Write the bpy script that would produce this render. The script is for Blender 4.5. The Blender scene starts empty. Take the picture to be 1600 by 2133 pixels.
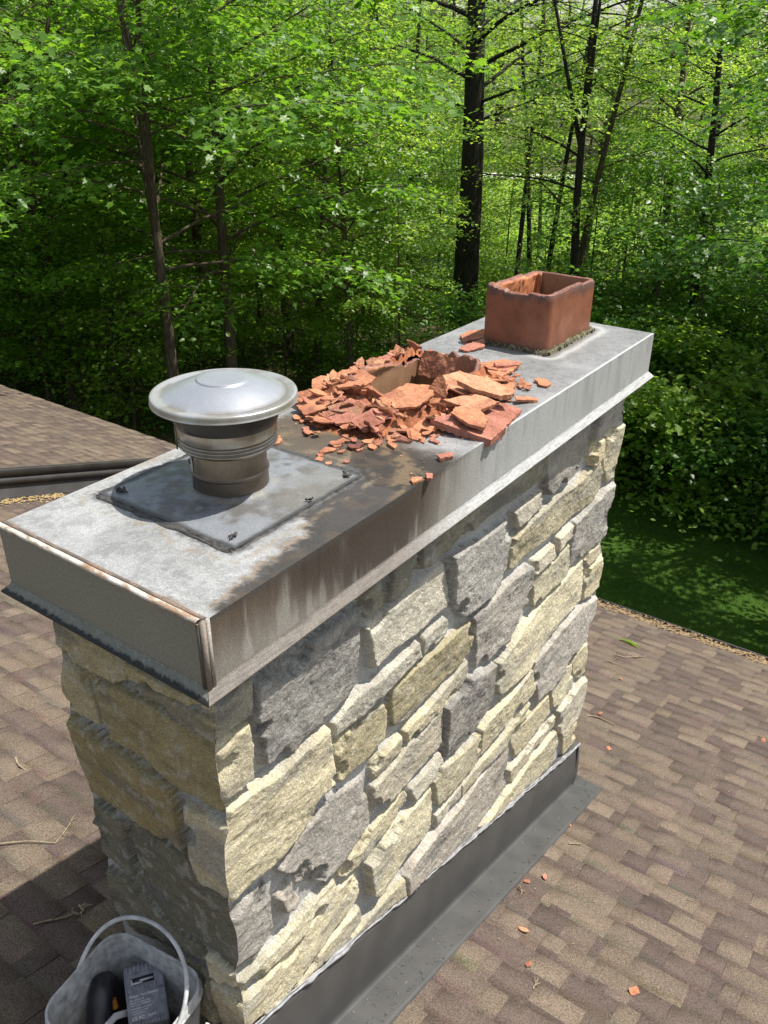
import bpy, bmesh, math, random
import numpy as np
from mathutils import Vector, Matrix, noise as mnoise, Euler
C = bpy.context.scene.collection
S = bpy.context.scene
PI = math.pi
random.seed(7)
RNG = np.random.default_rng(7)

# ------------------------------------------------------------------ camera, sky, sun, exposure
cd = bpy.data.cameras.new("camera"); cam = bpy.data.objects.new("camera", cd); C.objects.link(cam)
cam.location = (1.28245, -1.07555, 1.15423)
cam.rotation_euler = (1.08410, -0.00703, 0.62032)
cd.sensor_fit = 'VERTICAL'; cd.sensor_height = 24.0; cd.lens = 24.0*1764.94/2133.0
cd.clip_start = 0.05; cd.clip_end = 2000
S.camera = cam
SUN = Vector((0.34, 0.34, 1.0)).normalized()
w = bpy.data.worlds.new("World"); S.world = w; w.use_nodes = True
wt = w.node_tree; bgn = wt.nodes['Background']
sky = wt.nodes.new('ShaderNodeTexSky'); sky.sky_type = 'NISHITA'; sky.sun_disc = False
sky.sun_elevation = math.asin(SUN.z); sky.sun_rotation = math.radians(45)
sky.air_density = 1.2; sky.dust_density = 1.5; sky.ozone_density = 1.0
hsv = wt.nodes.new('ShaderNodeHueSaturation'); hsv.inputs['Saturation'].default_value = .55
wt.links.new(sky.outputs[0], hsv.inputs['Color']); wt.links.new(hsv.outputs[0], bgn.inputs[0]); bgn.inputs[1].default_value = 0.10
sd = bpy.data.lights.new("sun", 'SUN'); sun = bpy.data.objects.new("sun", sd); C.objects.link(sun)
sd.energy = 4.3; sd.angle = math.radians(0.53); sd.color = (1.0, 0.95, 0.87)
sun.rotation_euler = SUN.to_track_quat('Z', 'Y').to_euler(); sun.location = (5, 5, 20)
S.view_settings.view_transform = 'Standard'; S.view_settings.look = 'None'
S.view_settings.exposure = 0.75; S.view_settings.gamma = 1.0
S.render.engine = 'CYCLES'
S.cycles.max_bounces = 6; S.cycles.diffuse_bounces = 3; S.cycles.glossy_bounces = 3
S.cycles.transmission_bounces = 4; S.cycles.transparent_max_bounces = 4
try:
    S.cycles.use_denoising = True
except Exception:
    pass

# ------------------------------------------------------------------ noise helpers (numpy)
def h2(ix, iy, s):
    v = np.sin(ix*127.1 + iy*311.7 + s*74.7)*43758.5453
    return v - np.floor(v)
def vn(x, y, s=0):
    ix = np.floor(x); iy = np.floor(y); fx = x-ix; fy = y-iy
    fx = fx*fx*(3-2*fx); fy = fy*fy*(3-2*fy)
    a = h2(ix, iy, s); b = h2(ix+1, iy, s); c = h2(ix, iy+1, s); d = h2(ix+1, iy+1, s)
    return (a+(b-a)*fx)*(1-fy) + (c+(d-c)*fx)*fy
def fbm(x, y, f, o=4, s=0):
    t = 0; a = 0.5; n = 0
    for k in range(o):
        t = t + a*vn(x*f+13.1*k, y*f-7.7*k, s+k); n += a; a *= 0.5; f *= 2.03
    return t/n
def sst(a, b, x):
    t = np.clip((x-a)/(b-a), 0, 1); return t*t*(3-2*t)

# ------------------------------------------------------------------ mesh helpers
def npmesh(name, V, faces, smooth=False, col=None, uv=None):
    V = np.asarray(V, dtype=np.float32)
    if not isinstance(faces, (list, tuple)): faces = [faces]
    faces = [np.asarray(f, dtype=np.int32) for f in faces if len(f)]
    me = bpy.data.meshes.new(name)
    me.vertices.add(len(V)); me.vertices.foreach_set('co', V.ravel())
    nl = sum(f.size for f in faces); npol = sum(len(f) for f in faces)
    me.loops.add(nl); me.polygons.add(npol)
    me.loops.foreach_set('vertex_index', np.concatenate([f.ravel() for f in faces]))
    st = []; o = 0
    for f in faces:
        st.append(o + np.arange(len(f), dtype=np.int32)*f.shape[1]); o += f.size
    me.polygons.foreach_set('loop_start', np.concatenate(st).astype(np.int32))
    if smooth: me.polygons.foreach_set('use_smooth', np.ones(npol, dtype=bool))
    me.update(calc_edges=True); me.validate()
    if col is not None: setcol(me, col)
    return me
def setcol(me, col):
    col = np.asarray(col, dtype=np.float32)
    if col.shape[1] == 3: col = np.c_[col, np.ones(len(col), dtype=np.float32)]
    a = me.color_attributes.new(name='col', type='FLOAT_COLOR', domain='POINT')
    a.data.foreach_set('color', col.astype(np.float32).ravel())
def obj(name, me, mat=None, parent=None):
    o = bpy.data.objects.new(name, me); C.objects.link(o)
    if mat is not None and not me.materials: me.materials.append(mat)
    if parent is not None: o.parent = parent
    return o
def tag(o, label=None, cat=None, group=None, kind=None):
    if label: o['label'] = label
    if cat: o['category'] = cat
    if group: o['group'] = group
    if kind: o['kind'] = kind
    return o
def empty(name, loc, label, cat, group=None, rz=0):
    o = bpy.data.objects.new(name, None); C.objects.link(o); o.location = loc; o.rotation_euler = (0, 0, rz)
    o.empty_display_size = 0.05
    return tag(o, label, cat, group)
def copy_tree(o):
    c = o.copy(); C.objects.link(c)
    for ch in o.children:
        d = ch.copy(); C.objects.link(d); d.parent = c
    return c
class MB:
    """collects primitives into one mesh"""
    def __init__(s): s.V = []; s.F3 = []; s.F4 = []; s.n = 0; s.col = []
    def add(s, V, F, col=None):
        V = np.asarray(V, float); F = np.asarray(F, int)
        (s.F3 if F.shape[1] == 3 else s.F4).append(F+s.n); s.V.append(V); s.n += len(V)
        s.col.append(np.tile(np.array(col if col is not None else (1, 1, 1), float), (len(V), 1)) if col is None or np.ndim(col) == 1 else np.asarray(col, float))
        return s
    def box(s, a, b, M=None, col=None):
        x0, y0, z0 = a; x1, y1, z1 = b
        V = np.array([(x0,y0,z0),(x1,y0,z0),(x1,y1,z0),(x0,y1,z0),(x0,y0,z1),(x1,y0,z1),(x1,y1,z1),(x0,y1,z1)], float)
        if M is not None: V = np.array([tuple(M @ Vector(v)) for v in V])
        return s.add(V, [(3,2,1,0),(4,5,6,7),(0,1,5,4),(1,2,6,5),(2,3,7,6),(3,0,4,7)], col)
    def tube(s, P, R, k=8, col=None, cap=True):
        V, F = tube_np(P, R, k); s.add(V, F, col)
        if cap:
            for r0 in (0, (len(P)-1)*k):
                c = V[r0:r0+k].mean(0); s.add(np.vstack([V[r0:r0+k], c]), [(i, (i+1) % k, k) for i in range(k)], None if col is None or np.ndim(col) == 1 else None)
        return s
    def lathe(s, prof, k=64, c=(0, 0), col=None):
        V = []
        a = np.arange(k)*2*PI/k
        for (r, z) in prof: V.append(np.c_[c[0]+r*np.cos(a), c[1]+r*np.sin(a), np.full(k, z)])
        V = np.vstack(V); F = grid_faces(len(prof), k, wrap=True)
        return s.add(V, F, col)
    def build(s, name, mat, parent=None, smooth=False, usecol=False):
        fs = []
        if s.F3: fs.append(np.vstack(s.F3))
        if s.F4: fs.append(np.vstack(s.F4))
        me = npmesh(name, np.vstack(s.V), fs, smooth, np.vstack(s.col) if usecol else None)
        return obj(name, me, mat, parent)
def grid_faces(nr, nc, wrap=False):
    i = np.arange(nr-1)[:, None]; j = np.arange(nc if wrap else nc-1)[None, :]
    a = i*nc+j; b = i*nc+(j+1) % nc; c = (i+1)*nc+(j+1) % nc; d = (i+1)*nc+j
    return np.stack([a, b, c, d], -1).reshape(-1, 4)
def tube_np(P, R, k=8):
    P = np.asarray(P, float); n = len(P); R = np.broadcast_to(np.asarray(R, float), (n,)) if np.ndim(R) <= 1 else R
    T = np.gradient(P, axis=0); T /= np.linalg.norm(T, axis=1)[:, None]+1e-9
    u = np.cross(T[0], (0, 0, 1.0));
    if np.linalg.norm(u) < .1: u = np.cross(T[0], (1.0, 0, 0))
    a = np.arange(k)*2*PI/k; V = []
    for i in range(n):
        u = u - T[i]*np.dot(u, T[i]); u /= np.linalg.norm(u)+1e-9; v = np.cross(T[i], u)
        V.append(P[i] + R[i]*(np.cos(a)[:, None]*u + np.sin(a)[:, None]*v))
    return np.vstack(V), grid_faces(n, k, wrap=True)

# ------------------------------------------------------------------ materials
def mat(name):
    m = bpy.data.materials.new(name); m.use_nodes = True; nt = m.node_tree
    return m, nt, nt.nodes['Principled BSDF']
def nd(nt, t, **kw):
    n = nt.nodes.new(t)
    for k, v in kw.items():
        if k.startswith('i_'):
            key = k[2:]; key = int(key) if key.isdigit() else key.replace('_', ' ')
            n.inputs[key].default_value = v
        else: setattr(n, k, v)
    return n
def ramp(nt, src, stops):
    r = nt.nodes.new('ShaderNodeValToRGB'); e = r.color_ramp.elements
    while len(e) < len(stops): e.new(0.5)
    for i, (p, c) in enumerate(stops): e[i].position = p; e[i].color = (*c, 1) if len(c) == 3 else c
    nt.links.new(src, r.inputs[0]); return r.outputs[0]
def nz(nt, scale, detail=4, rough=0.55, coord='Object', vec=None):
    n = nd(nt, 'ShaderNodeTexNoise'); n.inputs['Scale'].default_value = scale; n.inputs['Detail'].default_value = detail
    n.inputs['Roughness'].default_value = rough
    if vec is None:
        tc = nd(nt, 'ShaderNodeTexCoord'); vec = tc.outputs[coord]
    nt.links.new(vec, n.inputs['Vector']); return n.outputs[0]
def mixc(nt, f, a, b, mode='MIX'):
    m = nt.nodes.new('ShaderNodeMix'); m.data_type = 'RGBA'; m.blend_type = mode
    for k, v in ((0, f), (6, a), (7, b)):
        if hasattr(v, 'is_linked') or hasattr(v, 'links'): nt.links.new(v, m.inputs[k])
        elif k == 0: m.inputs[0].default_value = v
        else: m.inputs[k].default_value = (*v, 1) if len(v) == 3 else v
    return m.outputs[2]
def bump(nt, h, strength, dist, bsdf, normal=None):
    b = nd(nt, 'ShaderNodeBump'); b.inputs['Strength'].default_value = strength; b.inputs['Distance'].default_value = dist
    nt.links.new(h, b.inputs['Height'])
    if normal is not None: nt.links.new(normal, b.inputs['Normal'])
    if bsdf is not None: nt.links.new(b.outputs[0], bsdf.inputs['Normal'])
    return b.outputs[0]
def attr(nt, name='col'):
    a = nd(nt, 'ShaderNodeAttribute'); a.attribute_name = name; return a.outputs['Color']
def simple(name, c1, c2, scale, rough=.7, bs=0, bd=.002, metal=0, detail=5, lo=.35, hi=.65, spec=.5):
    m, nt, b = mat(name)
    n = nz(nt, scale, detail)
    nt.links.new(ramp(nt, n, [(lo, c1), (hi, c2)]), b.inputs['Base Color'])
    b.inputs['Roughness'].default_value = rough; b.inputs['Metallic'].default_value = metal
    b.inputs['Specular IOR Level'].default_value = spec
    if bs: bump(nt, nz(nt, scale*2.5, detail), bs, bd, b)
    return m
def vcolmat(name, scale, amt, rough, bs, bd, bscale=None, metal=0, spec=.4, fine=None):
    """vertex-attribute albedo modulated by procedural noise"""
    m, nt, b = mat(name)
    c = attr(nt)
    n = ramp(nt, nz(nt, scale, 6, .65), [(.3, (1-amt,)*3), (.7, (1+amt*.6,)*3)])
    c = mixc(nt, 1.0, c, n, 'MULTIPLY')
    if fine:
        n2 = ramp(nt, nz(nt, fine[0], 3, .7), [(.38, (1-fine[1],)*3), (.62, (1+fine[1]*.7,)*3)])
        c = mixc(nt, 1.0, c, n2, 'MULTIPLY')
    nt.links.new(c, b.inputs['Base Color']); b.inputs['Roughness'].default_value = rough
    b.inputs['Metallic'].default_value = metal; b.inputs['Specular IOR Level'].default_value = spec
    if bs: bump(nt, nz(nt, bscale or scale, 8, .7), bs, bd, b)
    return m
M = {}
M['stone'] = vcolmat('stone', 60, .18, .92, 1.0, .010, 110, spec=.15, fine=(200, .30))
M['cover'] = vcolmat('weathered_cover_metal', 75, .13, .5, .3, .001, 160, spec=.25, fine=(210, .26))
M['shingle'] = vcolmat('asphalt_shingle', 9, .12, .95, .6, .003, 350, spec=.12, fine=(150, .46))
M['clay'] = vcolmat('broken_clay', 60, .30, .97, 1.0, .006, 140, spec=.08, fine=(420, .28))
M['clay2'] = simple('clay_grit', (.30, .12, .06), (.55, .25, .13), 200, .95)
M['flashing'] = simple('dark_flashing_paint', (.058, .057, .055), (.078, .077, .075), 6, .45, .12, .002)
M['caulk'] = simple('grey_caulk', (.19, .19, .195), (.33, .33, .34), 30, .7, .5, .004)
M['blackcaulk'] = simple('black_sealant', (.02, .02, .02), (.07, .065, .06), 60, .6, .6, .003)
M['galv'] = vcolmat('galvanised_sheet', 12, .12, .33, .08, .001, 30, metal=.75, spec=.5, fine=(90, .06))
M['capmetal'] = vcolmat('vent_cap_metal', 9, .07, .34, .05, .001, 12, metal=.6, spec=.5, fine=(150, .05))
M['plate'] = vcolmat('dull_plate_metal', 20, .14, .42, .1, .001, 30, metal=.25, spec=.4, fine=(150, .16))
M['drip'] = vcolmat('drip_edge_metal', 60, .2, .6, .3, .001, 200, spec=.4, fine=(300, .35))
M['trim'] = simple('dark_bronze_trim', (.025, .022, .02), (.04, .036, .034), 5, .4)
M['gutterdebris'] = simple('gutter_litter', (.10, .06, .03), (.5, .36, .2), 90, .95, 1, .01, lo=.3, hi=.7)
M['white_plastic'] = simple('scuffed_white_plastic', (.22, .22, .21), (.46, .46, .45), 34, .5, .3, .002, lo=.3, hi=.62)
M['strap'] = simple('dirty_white_strap', (.40, .40, .40), (.62, .62, .62), 25, .6, .2, .002)
M['black_plastic'] = simple('black_plastic', (.012, .012, .014), (.03, .03, .034), 12, .4)
M['batt'] = simple('scuffed_grey_plastic', (.15, .155, .175), (.26, .265, .29), 40, .5, .4, .002)
M['print'] = simple('white_print', (.75, .75, .76), (.88, .88, .88), 90, .6)
M['metalwire'] = simple('steel_wire', (.35, .35, .36), (.5, .5, .5), 20, .35, metal=.8)
M['orange'] = simple('orange_plastic', (.5, .2, .02), (.65, .28, .03), 20, .5)
M['screw'] = simple('screw_head', (.03, .03, .03), (.10, .10, .10), 80, .5)
M['twig'] = simple('dry_twig', (.16, .11, .07), (.34, .26, .17), 60, .9)
M['straw'] = simple('dry_straw', (.19, .145, .09), (.33, .27, .18), 60, .9)
M['dryleaf'] = simple('yellow_seed', (.26, .18, .07), (.42, .30, .14), 60, .8)
M['moss'] = simple('moss_and_mortar', (.05, .05, .03), (.19, .17, .10), 70, .95, 1, .006, lo=.4, hi=.6)
M['wallpaint'] = simple('house_siding', (.42, .38, .32), (.46, .42, .36), 3, .8)
M['roadmat'] = simple('pale_gravel', (.45, .43, .39), (.62, .60, .55), 3, .9)
M['vehwhite'] = simple('white_vehicle_paint', (.72, .72, .72), (.78, .78, .78), 3, .3)
M['glass'] = simple('dark_glass', (.02, .025, .03), (.04, .045, .05), 3, .1)
M['wire'] = simple('utility_wire', (.25, .27, .27), (.3, .3, .3), 3, .5)
M['pole'] = simple('utility_pole_wood', (.10, .07, .05), (.16, .12, .09), 8, .9)
def bark(name, c1, c2):
    m, nt, b = mat(name)
    tc = nd(nt, 'ShaderNodeTexCoord'); mp = nd(nt, 'ShaderNodeMapping'); mp.inputs['Scale'].default_value = (1, 1, .18)
    nt.links.new(tc.outputs['Object'], mp.inputs[0])
    n = nz(nt, 26, 6, .65, vec=mp.outputs[0]); nt.links.new(ramp(nt, n, [(.35, c1), (.68, c2)]), b.inputs['Base Color'])
    b.inputs['Roughness'].default_value = .95; b.inputs['Specular IOR Level'].default_value = .15
    bump(nt, n, 1, .03, b); return m
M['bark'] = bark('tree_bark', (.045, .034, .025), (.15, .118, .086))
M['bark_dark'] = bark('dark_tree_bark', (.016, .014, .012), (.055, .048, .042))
def leafmat(name, cA, cB, tA, tB, trans=.45, rough=.40):
    m, nt, b = mat(name); nt.nodes.remove(b); out = nt.nodes['Material Output']
    g = nd(nt, 'ShaderNodeNewGeometry'); oi = nd(nt, 'ShaderNodeObjectInfo')
    r = g.outputs['Random Per Island']
    cr = ramp(nt, r, [(0, cA), (1, cB)]); tr = ramp(nt, r, [(0, tA), (1, tB)])
    hs = nd(nt, 'ShaderNodeHueSaturation'); mth = nd(nt, 'ShaderNodeMapRange', i_3=.8, i_4=1.15)
    nt.links.new(oi.outputs['Random'], mth.inputs[0]); nt.links.new(mth.outputs[0], hs.inputs['Value']); nt.links.new(cr, hs.inputs['Color'])
    p = nd(nt, 'ShaderNodeBsdfPrincipled'); nt.links.new(hs.outputs[0], p.inputs['Base Color'])
    p.inputs['Roughness'].default_value = rough; p.inputs['Specular IOR Level'].default_value = .45
    t = nd(nt, 'ShaderNodeBsdfTranslucent'); nt.links.new(tr, t.inputs[0])
    mx = nd(nt, 'ShaderNodeMixShader'); mx.inputs[0].default_value = trans
    nt.links.new(p.outputs[0], mx.inputs[1]); nt.links.new(t.outputs[0], mx.inputs[2]); nt.links.new(mx.outputs[0], out.inputs[0])
    return m
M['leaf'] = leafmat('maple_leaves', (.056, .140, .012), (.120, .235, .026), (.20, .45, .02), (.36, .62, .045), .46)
M['leaf_y'] = leafmat('sunny_leaves', (.105, .22, .022), (.22, .34, .05), (.36, .60, .04), (.58, .76, .09), .52)  # lighter copy, sunlight in the open woodland put into the leaf colour
M['leaf_d'] = leafmat('shaded_leaves', (.042, .12, .012), (.085, .185, .02), (.14, .35, .015), (.25, .48, .03), .43)  # darker copy, shade of the dense foliage put into the leaf colour
M['leaf_g'] = leafmat('grass_blades', (.040, .095, .010), (.075, .14, .018), (.08, .19, .01), (.13, .25, .02), .3)
# ------------------------------------------------------------------ roof plane and levels
T_ = 0.30
def zr(y): return -2.114 - T_*np.asarray(y, float)      # main roof surface
GZ = -7.2                                                # ground level
EAVE = 6.62
LONG=[('m',[(0.001,-0.224),(0.177,-0.305),(0.173,-0.436),(0.005,-0.424)]),
('y',[(0.004,-0.428),(0.162,-0.458),(0.165,-0.526),(0.157,-0.664),(0.02,-0.658)]),
('g',[(0.187,-0.349),(0.495,-0.331),(0.672,-0.352),(0.68,-0.505),(0.669,-0.654),(0.623,-0.688),(0.376,-0.687),(0.342,-0.704),(0.207,-0.663),(0.201,-0.558),(0.176,-0.464)]),
('Y',[(0.026,-0.687),(0.105,-0.691),(0.254,-0.716),(0.364,-0.702),(0.498,-0.714),(0.517,-0.866),(0.524,-1.019),(0.404,-1.04),(0.312,-1.077),(0.225,-1.092),(0.118,-1.075),(0.052,-1.06),(0.026,-1.022),(0.037,-0.88),(0.007,-0.688)]),
('t',[(0.696,-0.448),(0.843,-0.451),(1.207,-0.454),(1.243,-0.534),(1.252,-0.641),(1.233,-0.668),(1.107,-0.656),(1.027,-0.663),(0.861,-0.635),(0.749,-0.651),(0.729,-0.535)]),
('m',[(0.697,-0.33),(0.787,-0.287),(0.802,-0.424),(0.709,-0.419)]),
('m',[(0.843,-0.283),(1.031,-0.286),(1.028,-0.375),(0.971,-0.424),(0.836,-0.433)]),
('m',[(1.034,-0.283),(1.223,-0.258),(1.983,-0.256),(2.018,-0.391),(1.867,-0.4),(1.519,-0.391),(1.131,-0.417),(1.037,-0.399)]),
('t',[(0.536,-0.737),(0.655,-0.7),(0.805,-0.703),(1.028,-0.69),(1.061,-0.786),(0.986,-0.788),(0.842,-0.791),(0.694,-0.816),(0.544,-0.809)]),
('t',[(1.06,-0.693),(1.227,-0.703),(1.256,-0.736),(1.262,-0.802),(1.183,-0.8),(1.065,-0.783),(1.05,-0.719)]),
('o',[(0.88,-0.822),(1.035,-0.814),(1.29,-0.819),(1.436,-0.837),(1.467,-0.935),(1.44,-1.005),(1.347,-1.032),(1.164,-1.026),(1.029,-1.033),(0.932,-1.027),(0.892,-1.01),(0.866,-0.884)]),
('o',[(0.562,-0.833),(0.807,-0.842),(0.829,-0.852),(0.856,-0.91),(0.861,-0.969),(0.839,-1.028),(0.721,-1.04),(0.603,-1.029),(0.57,-1.029),(0.553,-0.922),(0.54,-0.837)]),
('y',[(1.434,-1.038),(1.449,-1.13),(1.378,-1.152),(1.227,-1.156),(1.068,-1.158),(0.976,-1.144),(0.957,-1.076),(0.997,-1.057),(1.115,-1.07),(1.265,-1.051)]),
('g',[(1.23,-0.43),(1.307,-0.441),(1.435,-0.465),(1.712,-0.486),(1.748,-0.575),(1.728,-0.647),(1.721,-0.732),(1.675,-0.78),(1.475,-0.797),(1.36,-0.784),(1.267,-0.66),(1.243,-0.534)]),
('g',[(1.45,-0.83),(1.649,-0.814),(1.788,-0.808),(1.962,-0.821),(1.971,-0.927),(1.94,-1.015),(1.938,-1.134),(1.849,-1.17),(1.721,-1.152),(1.624,-1.165),(1.504,-1.127),(1.484,-0.994)]),
('y',[(1.751,-0.594),(1.969,-0.568),(2.348,-0.585),(2.671,-0.574),(2.743,-0.653),(2.759,-0.747),(2.695,-0.79),(2.488,-0.791),(2.241,-0.787),(1.893,-0.769),(1.805,-0.78),(1.745,-0.75),(1.738,-0.64)]),
('t',[(1.74,-0.465),(2.032,-0.477),(2.058,-0.541),(1.991,-0.56),(1.777,-0.56)]),
('g',[(2.013,-0.288),(2.517,-0.273),(2.508,-0.378),(2.521,-0.469),(2.456,-0.532),(2.336,-0.543),(2.105,-0.536),(2.042,-0.469)]),
('y',[(2.552,-0.43),(2.675,-0.447),(2.696,-0.557),(2.58,-0.566),(2.53,-0.497)]),
('g',[(2.53,-0.271),(2.904,-0.266),(2.907,-0.401),(2.726,-0.419),(2.548,-0.416)]),
('y',[(2.726,-0.464),(2.843,-0.445),(2.925,-0.491),(2.959,-0.583),(2.926,-0.674),(2.906,-0.756),(2.845,-0.767),(2.706,-0.586),(2.711,-0.51)]),
('g',[(2.744,-0.796),(2.835,-0.784),(2.902,-0.839),(2.937,-0.94),(2.877,-0.958),(2.893,-1.052),(2.833,-1.122),(2.637,-1.103),(2.471,-1.093),(2.426,-0.98),(2.438,-0.816),(2.62,-0.793)]),
('t',[(2.248,-0.816),(2.424,-0.817),(2.429,-0.886),(2.254,-0.898)]),
('t',[(1.999,-0.826),(2.212,-0.832),(2.232,-0.914),(2.091,-0.917),(1.978,-0.905)]),
('y',[(1.984,-0.934),(2.174,-0.945),(2.404,-0.921),(2.437,-1.048),(2.417,-1.109),(2.305,-1.108),(2.132,-1.106),(2.034,-1.093),(2.025,-0.988)]),
('y',[(2.686,-1.111),(2.852,-1.131),(2.869,-1.206),(2.715,-1.207),(2.672,-1.141)]),
('Y',[(1.83,-1.192),(1.965,-1.15),(2.191,-1.138),(2.385,-1.149),(2.663,-1.137),(2.702,-1.268),(2.696,-1.411),(2.574,-1.422),(2.393,-1.41),(2.078,-1.474),(1.897,-1.452),(1.752,-1.433),(1.724,-1.4),(1.708,-1.218)]),
('y',[(2.704,-1.224),(2.834,-1.228),(2.881,-1.297),(2.89,-1.404),(2.823,-1.456),(2.734,-1.432),(2.712,-1.304)]),
('g',[(2.131,-1.478),(2.431,-1.448),(2.742,-1.46),(2.852,-1.495),(2.905,-1.639),(2.846,-1.757),(2.703,-1.779),(2.555,-1.819),(2.438,-1.842),(2.224,-1.795),(2.185,-1.673),(2.13,-1.537)]),
('Y',[(2.095,-1.492),(2.179,-1.677),(2.095,-1.698),(1.863,-1.688),(1.744,-1.699),(1.688,-1.716),(1.619,-1.716),(1.59,-1.525),(1.67,-1.497),(1.772,-1.49),(1.929,-1.495)]),
('G',[(1.455,-1.14),(1.684,-1.202),(1.714,-1.407),(1.689,-1.475),(1.583,-1.512),(1.54,-1.516),(1.392,-1.51),(1.269,-1.455),(1.266,-1.292),(1.245,-1.156),(1.358,-1.152)]),
('y',[(2.126,-1.72),(2.158,-1.814),(2.037,-1.815),(1.939,-1.846),(1.715,-1.83),(1.456,-1.839),(1.442,-1.752),(1.556,-1.748),(1.74,-1.757),(1.885,-1.751)]),
('y',[(2.378,-1.844),(2.412,-1.994),(2.204,-2.046),(2.04,-2.054),(1.968,-1.868),(2.044,-1.852),(2.207,-1.848)]),
('y',[(2.409,-1.848),(2.598,-1.806),(2.706,-1.849),(2.753,-1.992),(2.743,-2.047),(2.546,-2.035),(2.442,-1.988)]),
('y',[(2.703,-1.839),(2.832,-1.825),(2.887,-1.893),(2.907,-2.02),(2.847,-2.053),(2.755,-1.966)]),
('t',[(2.539,-2.075),(2.853,-2.075),(2.897,-2.168),(2.948,-2.411),(2.658,-2.36),(2.587,-2.27)]),
('t',[(1.957,-2.072),(2.139,-2.073),(2.287,-2.1),(2.519,-2.086),(2.535,-2.186),(2.367,-2.195),(2.224,-2.216),(2.012,-2.202)]),
('Y',[(1.946,-2.207),(2.166,-2.214),(2.542,-2.219),(2.603,-2.337),(2.63,-2.586),(2.392,-2.602),(2.227,-2.537),(1.868,-2.383),(1.65,-2.254)]),
('y',[(2.715,-2.398),(2.861,-2.403),(2.903,-2.61),(2.756,-2.588)]),
('y',[(0.758,-1.074),(0.933,-1.069),(0.944,-1.155),(0.873,-1.178),(0.765,-1.175),(0.75,-1.109)]),
('t',[(0.984,-1.156),(1.121,-1.173),(1.245,-1.149),(1.256,-1.351),(1.215,-1.365),(1.062,-1.368),(0.976,-1.382),(0.853,-1.36),(0.744,-1.346),(0.736,-1.246),(0.751,-1.186),(0.873,-1.178)]),
('t',[(1.012,-1.412),(1.099,-1.412),(1.245,-1.396),(1.256,-1.471),(1.196,-1.491),(1.033,-1.503),(1.008,-1.442)]),
('y',[(1.272,-1.498),(1.459,-1.554),(1.598,-1.545),(1.61,-1.686),(1.565,-1.733),(1.435,-1.731),(1.29,-1.726),(1.23,-1.71),(1.213,-1.602),(1.189,-1.526)]),
('t',[(1.223,-1.755),(1.332,-1.748),(1.442,-1.752),(1.45,-1.834),(1.239,-1.844)]),
('Y',[(0.546,-1.423),(0.617,-1.411),(0.759,-1.404),(0.977,-1.396),(1.004,-1.439),(0.997,-1.486),(0.946,-1.495),(0.736,-1.519),(0.652,-1.529),(0.558,-1.499)]),
('g',[(0.238,-1.138),(0.28,-1.118),(0.318,-1.077),(0.439,-1.072),(0.51,-1.057),(0.616,-1.09),(0.707,-1.109),(0.732,-1.243),(0.732,-1.361),(0.625,-1.387),(0.553,-1.411),(0.438,-1.395),(0.328,-1.3),(0.315,-1.221),(0.253,-1.175)]),
('g',[(0.224,-1.255),(0.296,-1.226),(0.312,-1.265),(0.32,-1.333),(0.337,-1.363),(0.298,-1.388),(0.251,-1.361),(0.231,-1.31)]),
('g',[(0.038,-1.143),(0.065,-1.08),(0.182,-1.137),(0.196,-1.174),(0.197,-1.374),(0.167,-1.388),(0.106,-1.437),(0.038,-1.397),(0.032,-1.249)]),
('Y',[(0.025,-1.417),(0.116,-1.45),(0.22,-1.455),(0.357,-1.447),(0.511,-1.444),(0.522,-1.508),(0.459,-1.532),(0.352,-1.549),(0.132,-1.531),(0.042,-1.519),(0.022,-1.444)]),
('Y',[(0.06,-1.562),(0.189,-1.551),(0.351,-1.561),(0.48,-1.54),(0.652,-1.549),(0.674,-1.638),(0.65,-1.696),(0.582,-1.732),(0.424,-1.725),(0.255,-1.753),(0.197,-1.767),(0.167,-1.831),(0.007,-1.646),(0.033,-1.552)]),
('Y',[(0.196,-1.78),(0.28,-1.771),(0.465,-1.752),(0.673,-1.769),(0.68,-1.855),(0.518,-1.886),(0.431,-1.882),(0.28,-1.876),(0.165,-1.863)]),
('Y',[(0.698,-1.548),(0.815,-1.542),(0.981,-1.526),(1.17,-1.532),(1.186,-1.636),(1.177,-1.787),(1.12,-1.801),(0.991,-1.779),(0.886,-1.806),(0.769,-1.814),(0.736,-1.773),(0.713,-1.644)]),
('g',[(1.24,-1.86),(1.492,-1.87),(1.718,-1.856),(1.927,-1.853),(1.962,-1.985),(1.939,-2.167),(1.863,-2.18),(1.668,-2.202),(1.536,-2.291),(1.288,-2.238),(1.181,-2.185),(0.991,-2.058),(0.977,-1.89),(1.039,-1.856),(1.132,-1.849)]),
('Y',[(0.761,-1.871),(0.967,-1.888),(0.991,-2.042),(1.042,-2.143),(0.821,-2.058),(0.695,-2.036),(0.531,-1.975),(0.473,-1.919),(0.526,-1.895),(0.688,-1.864)]),
]
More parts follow.
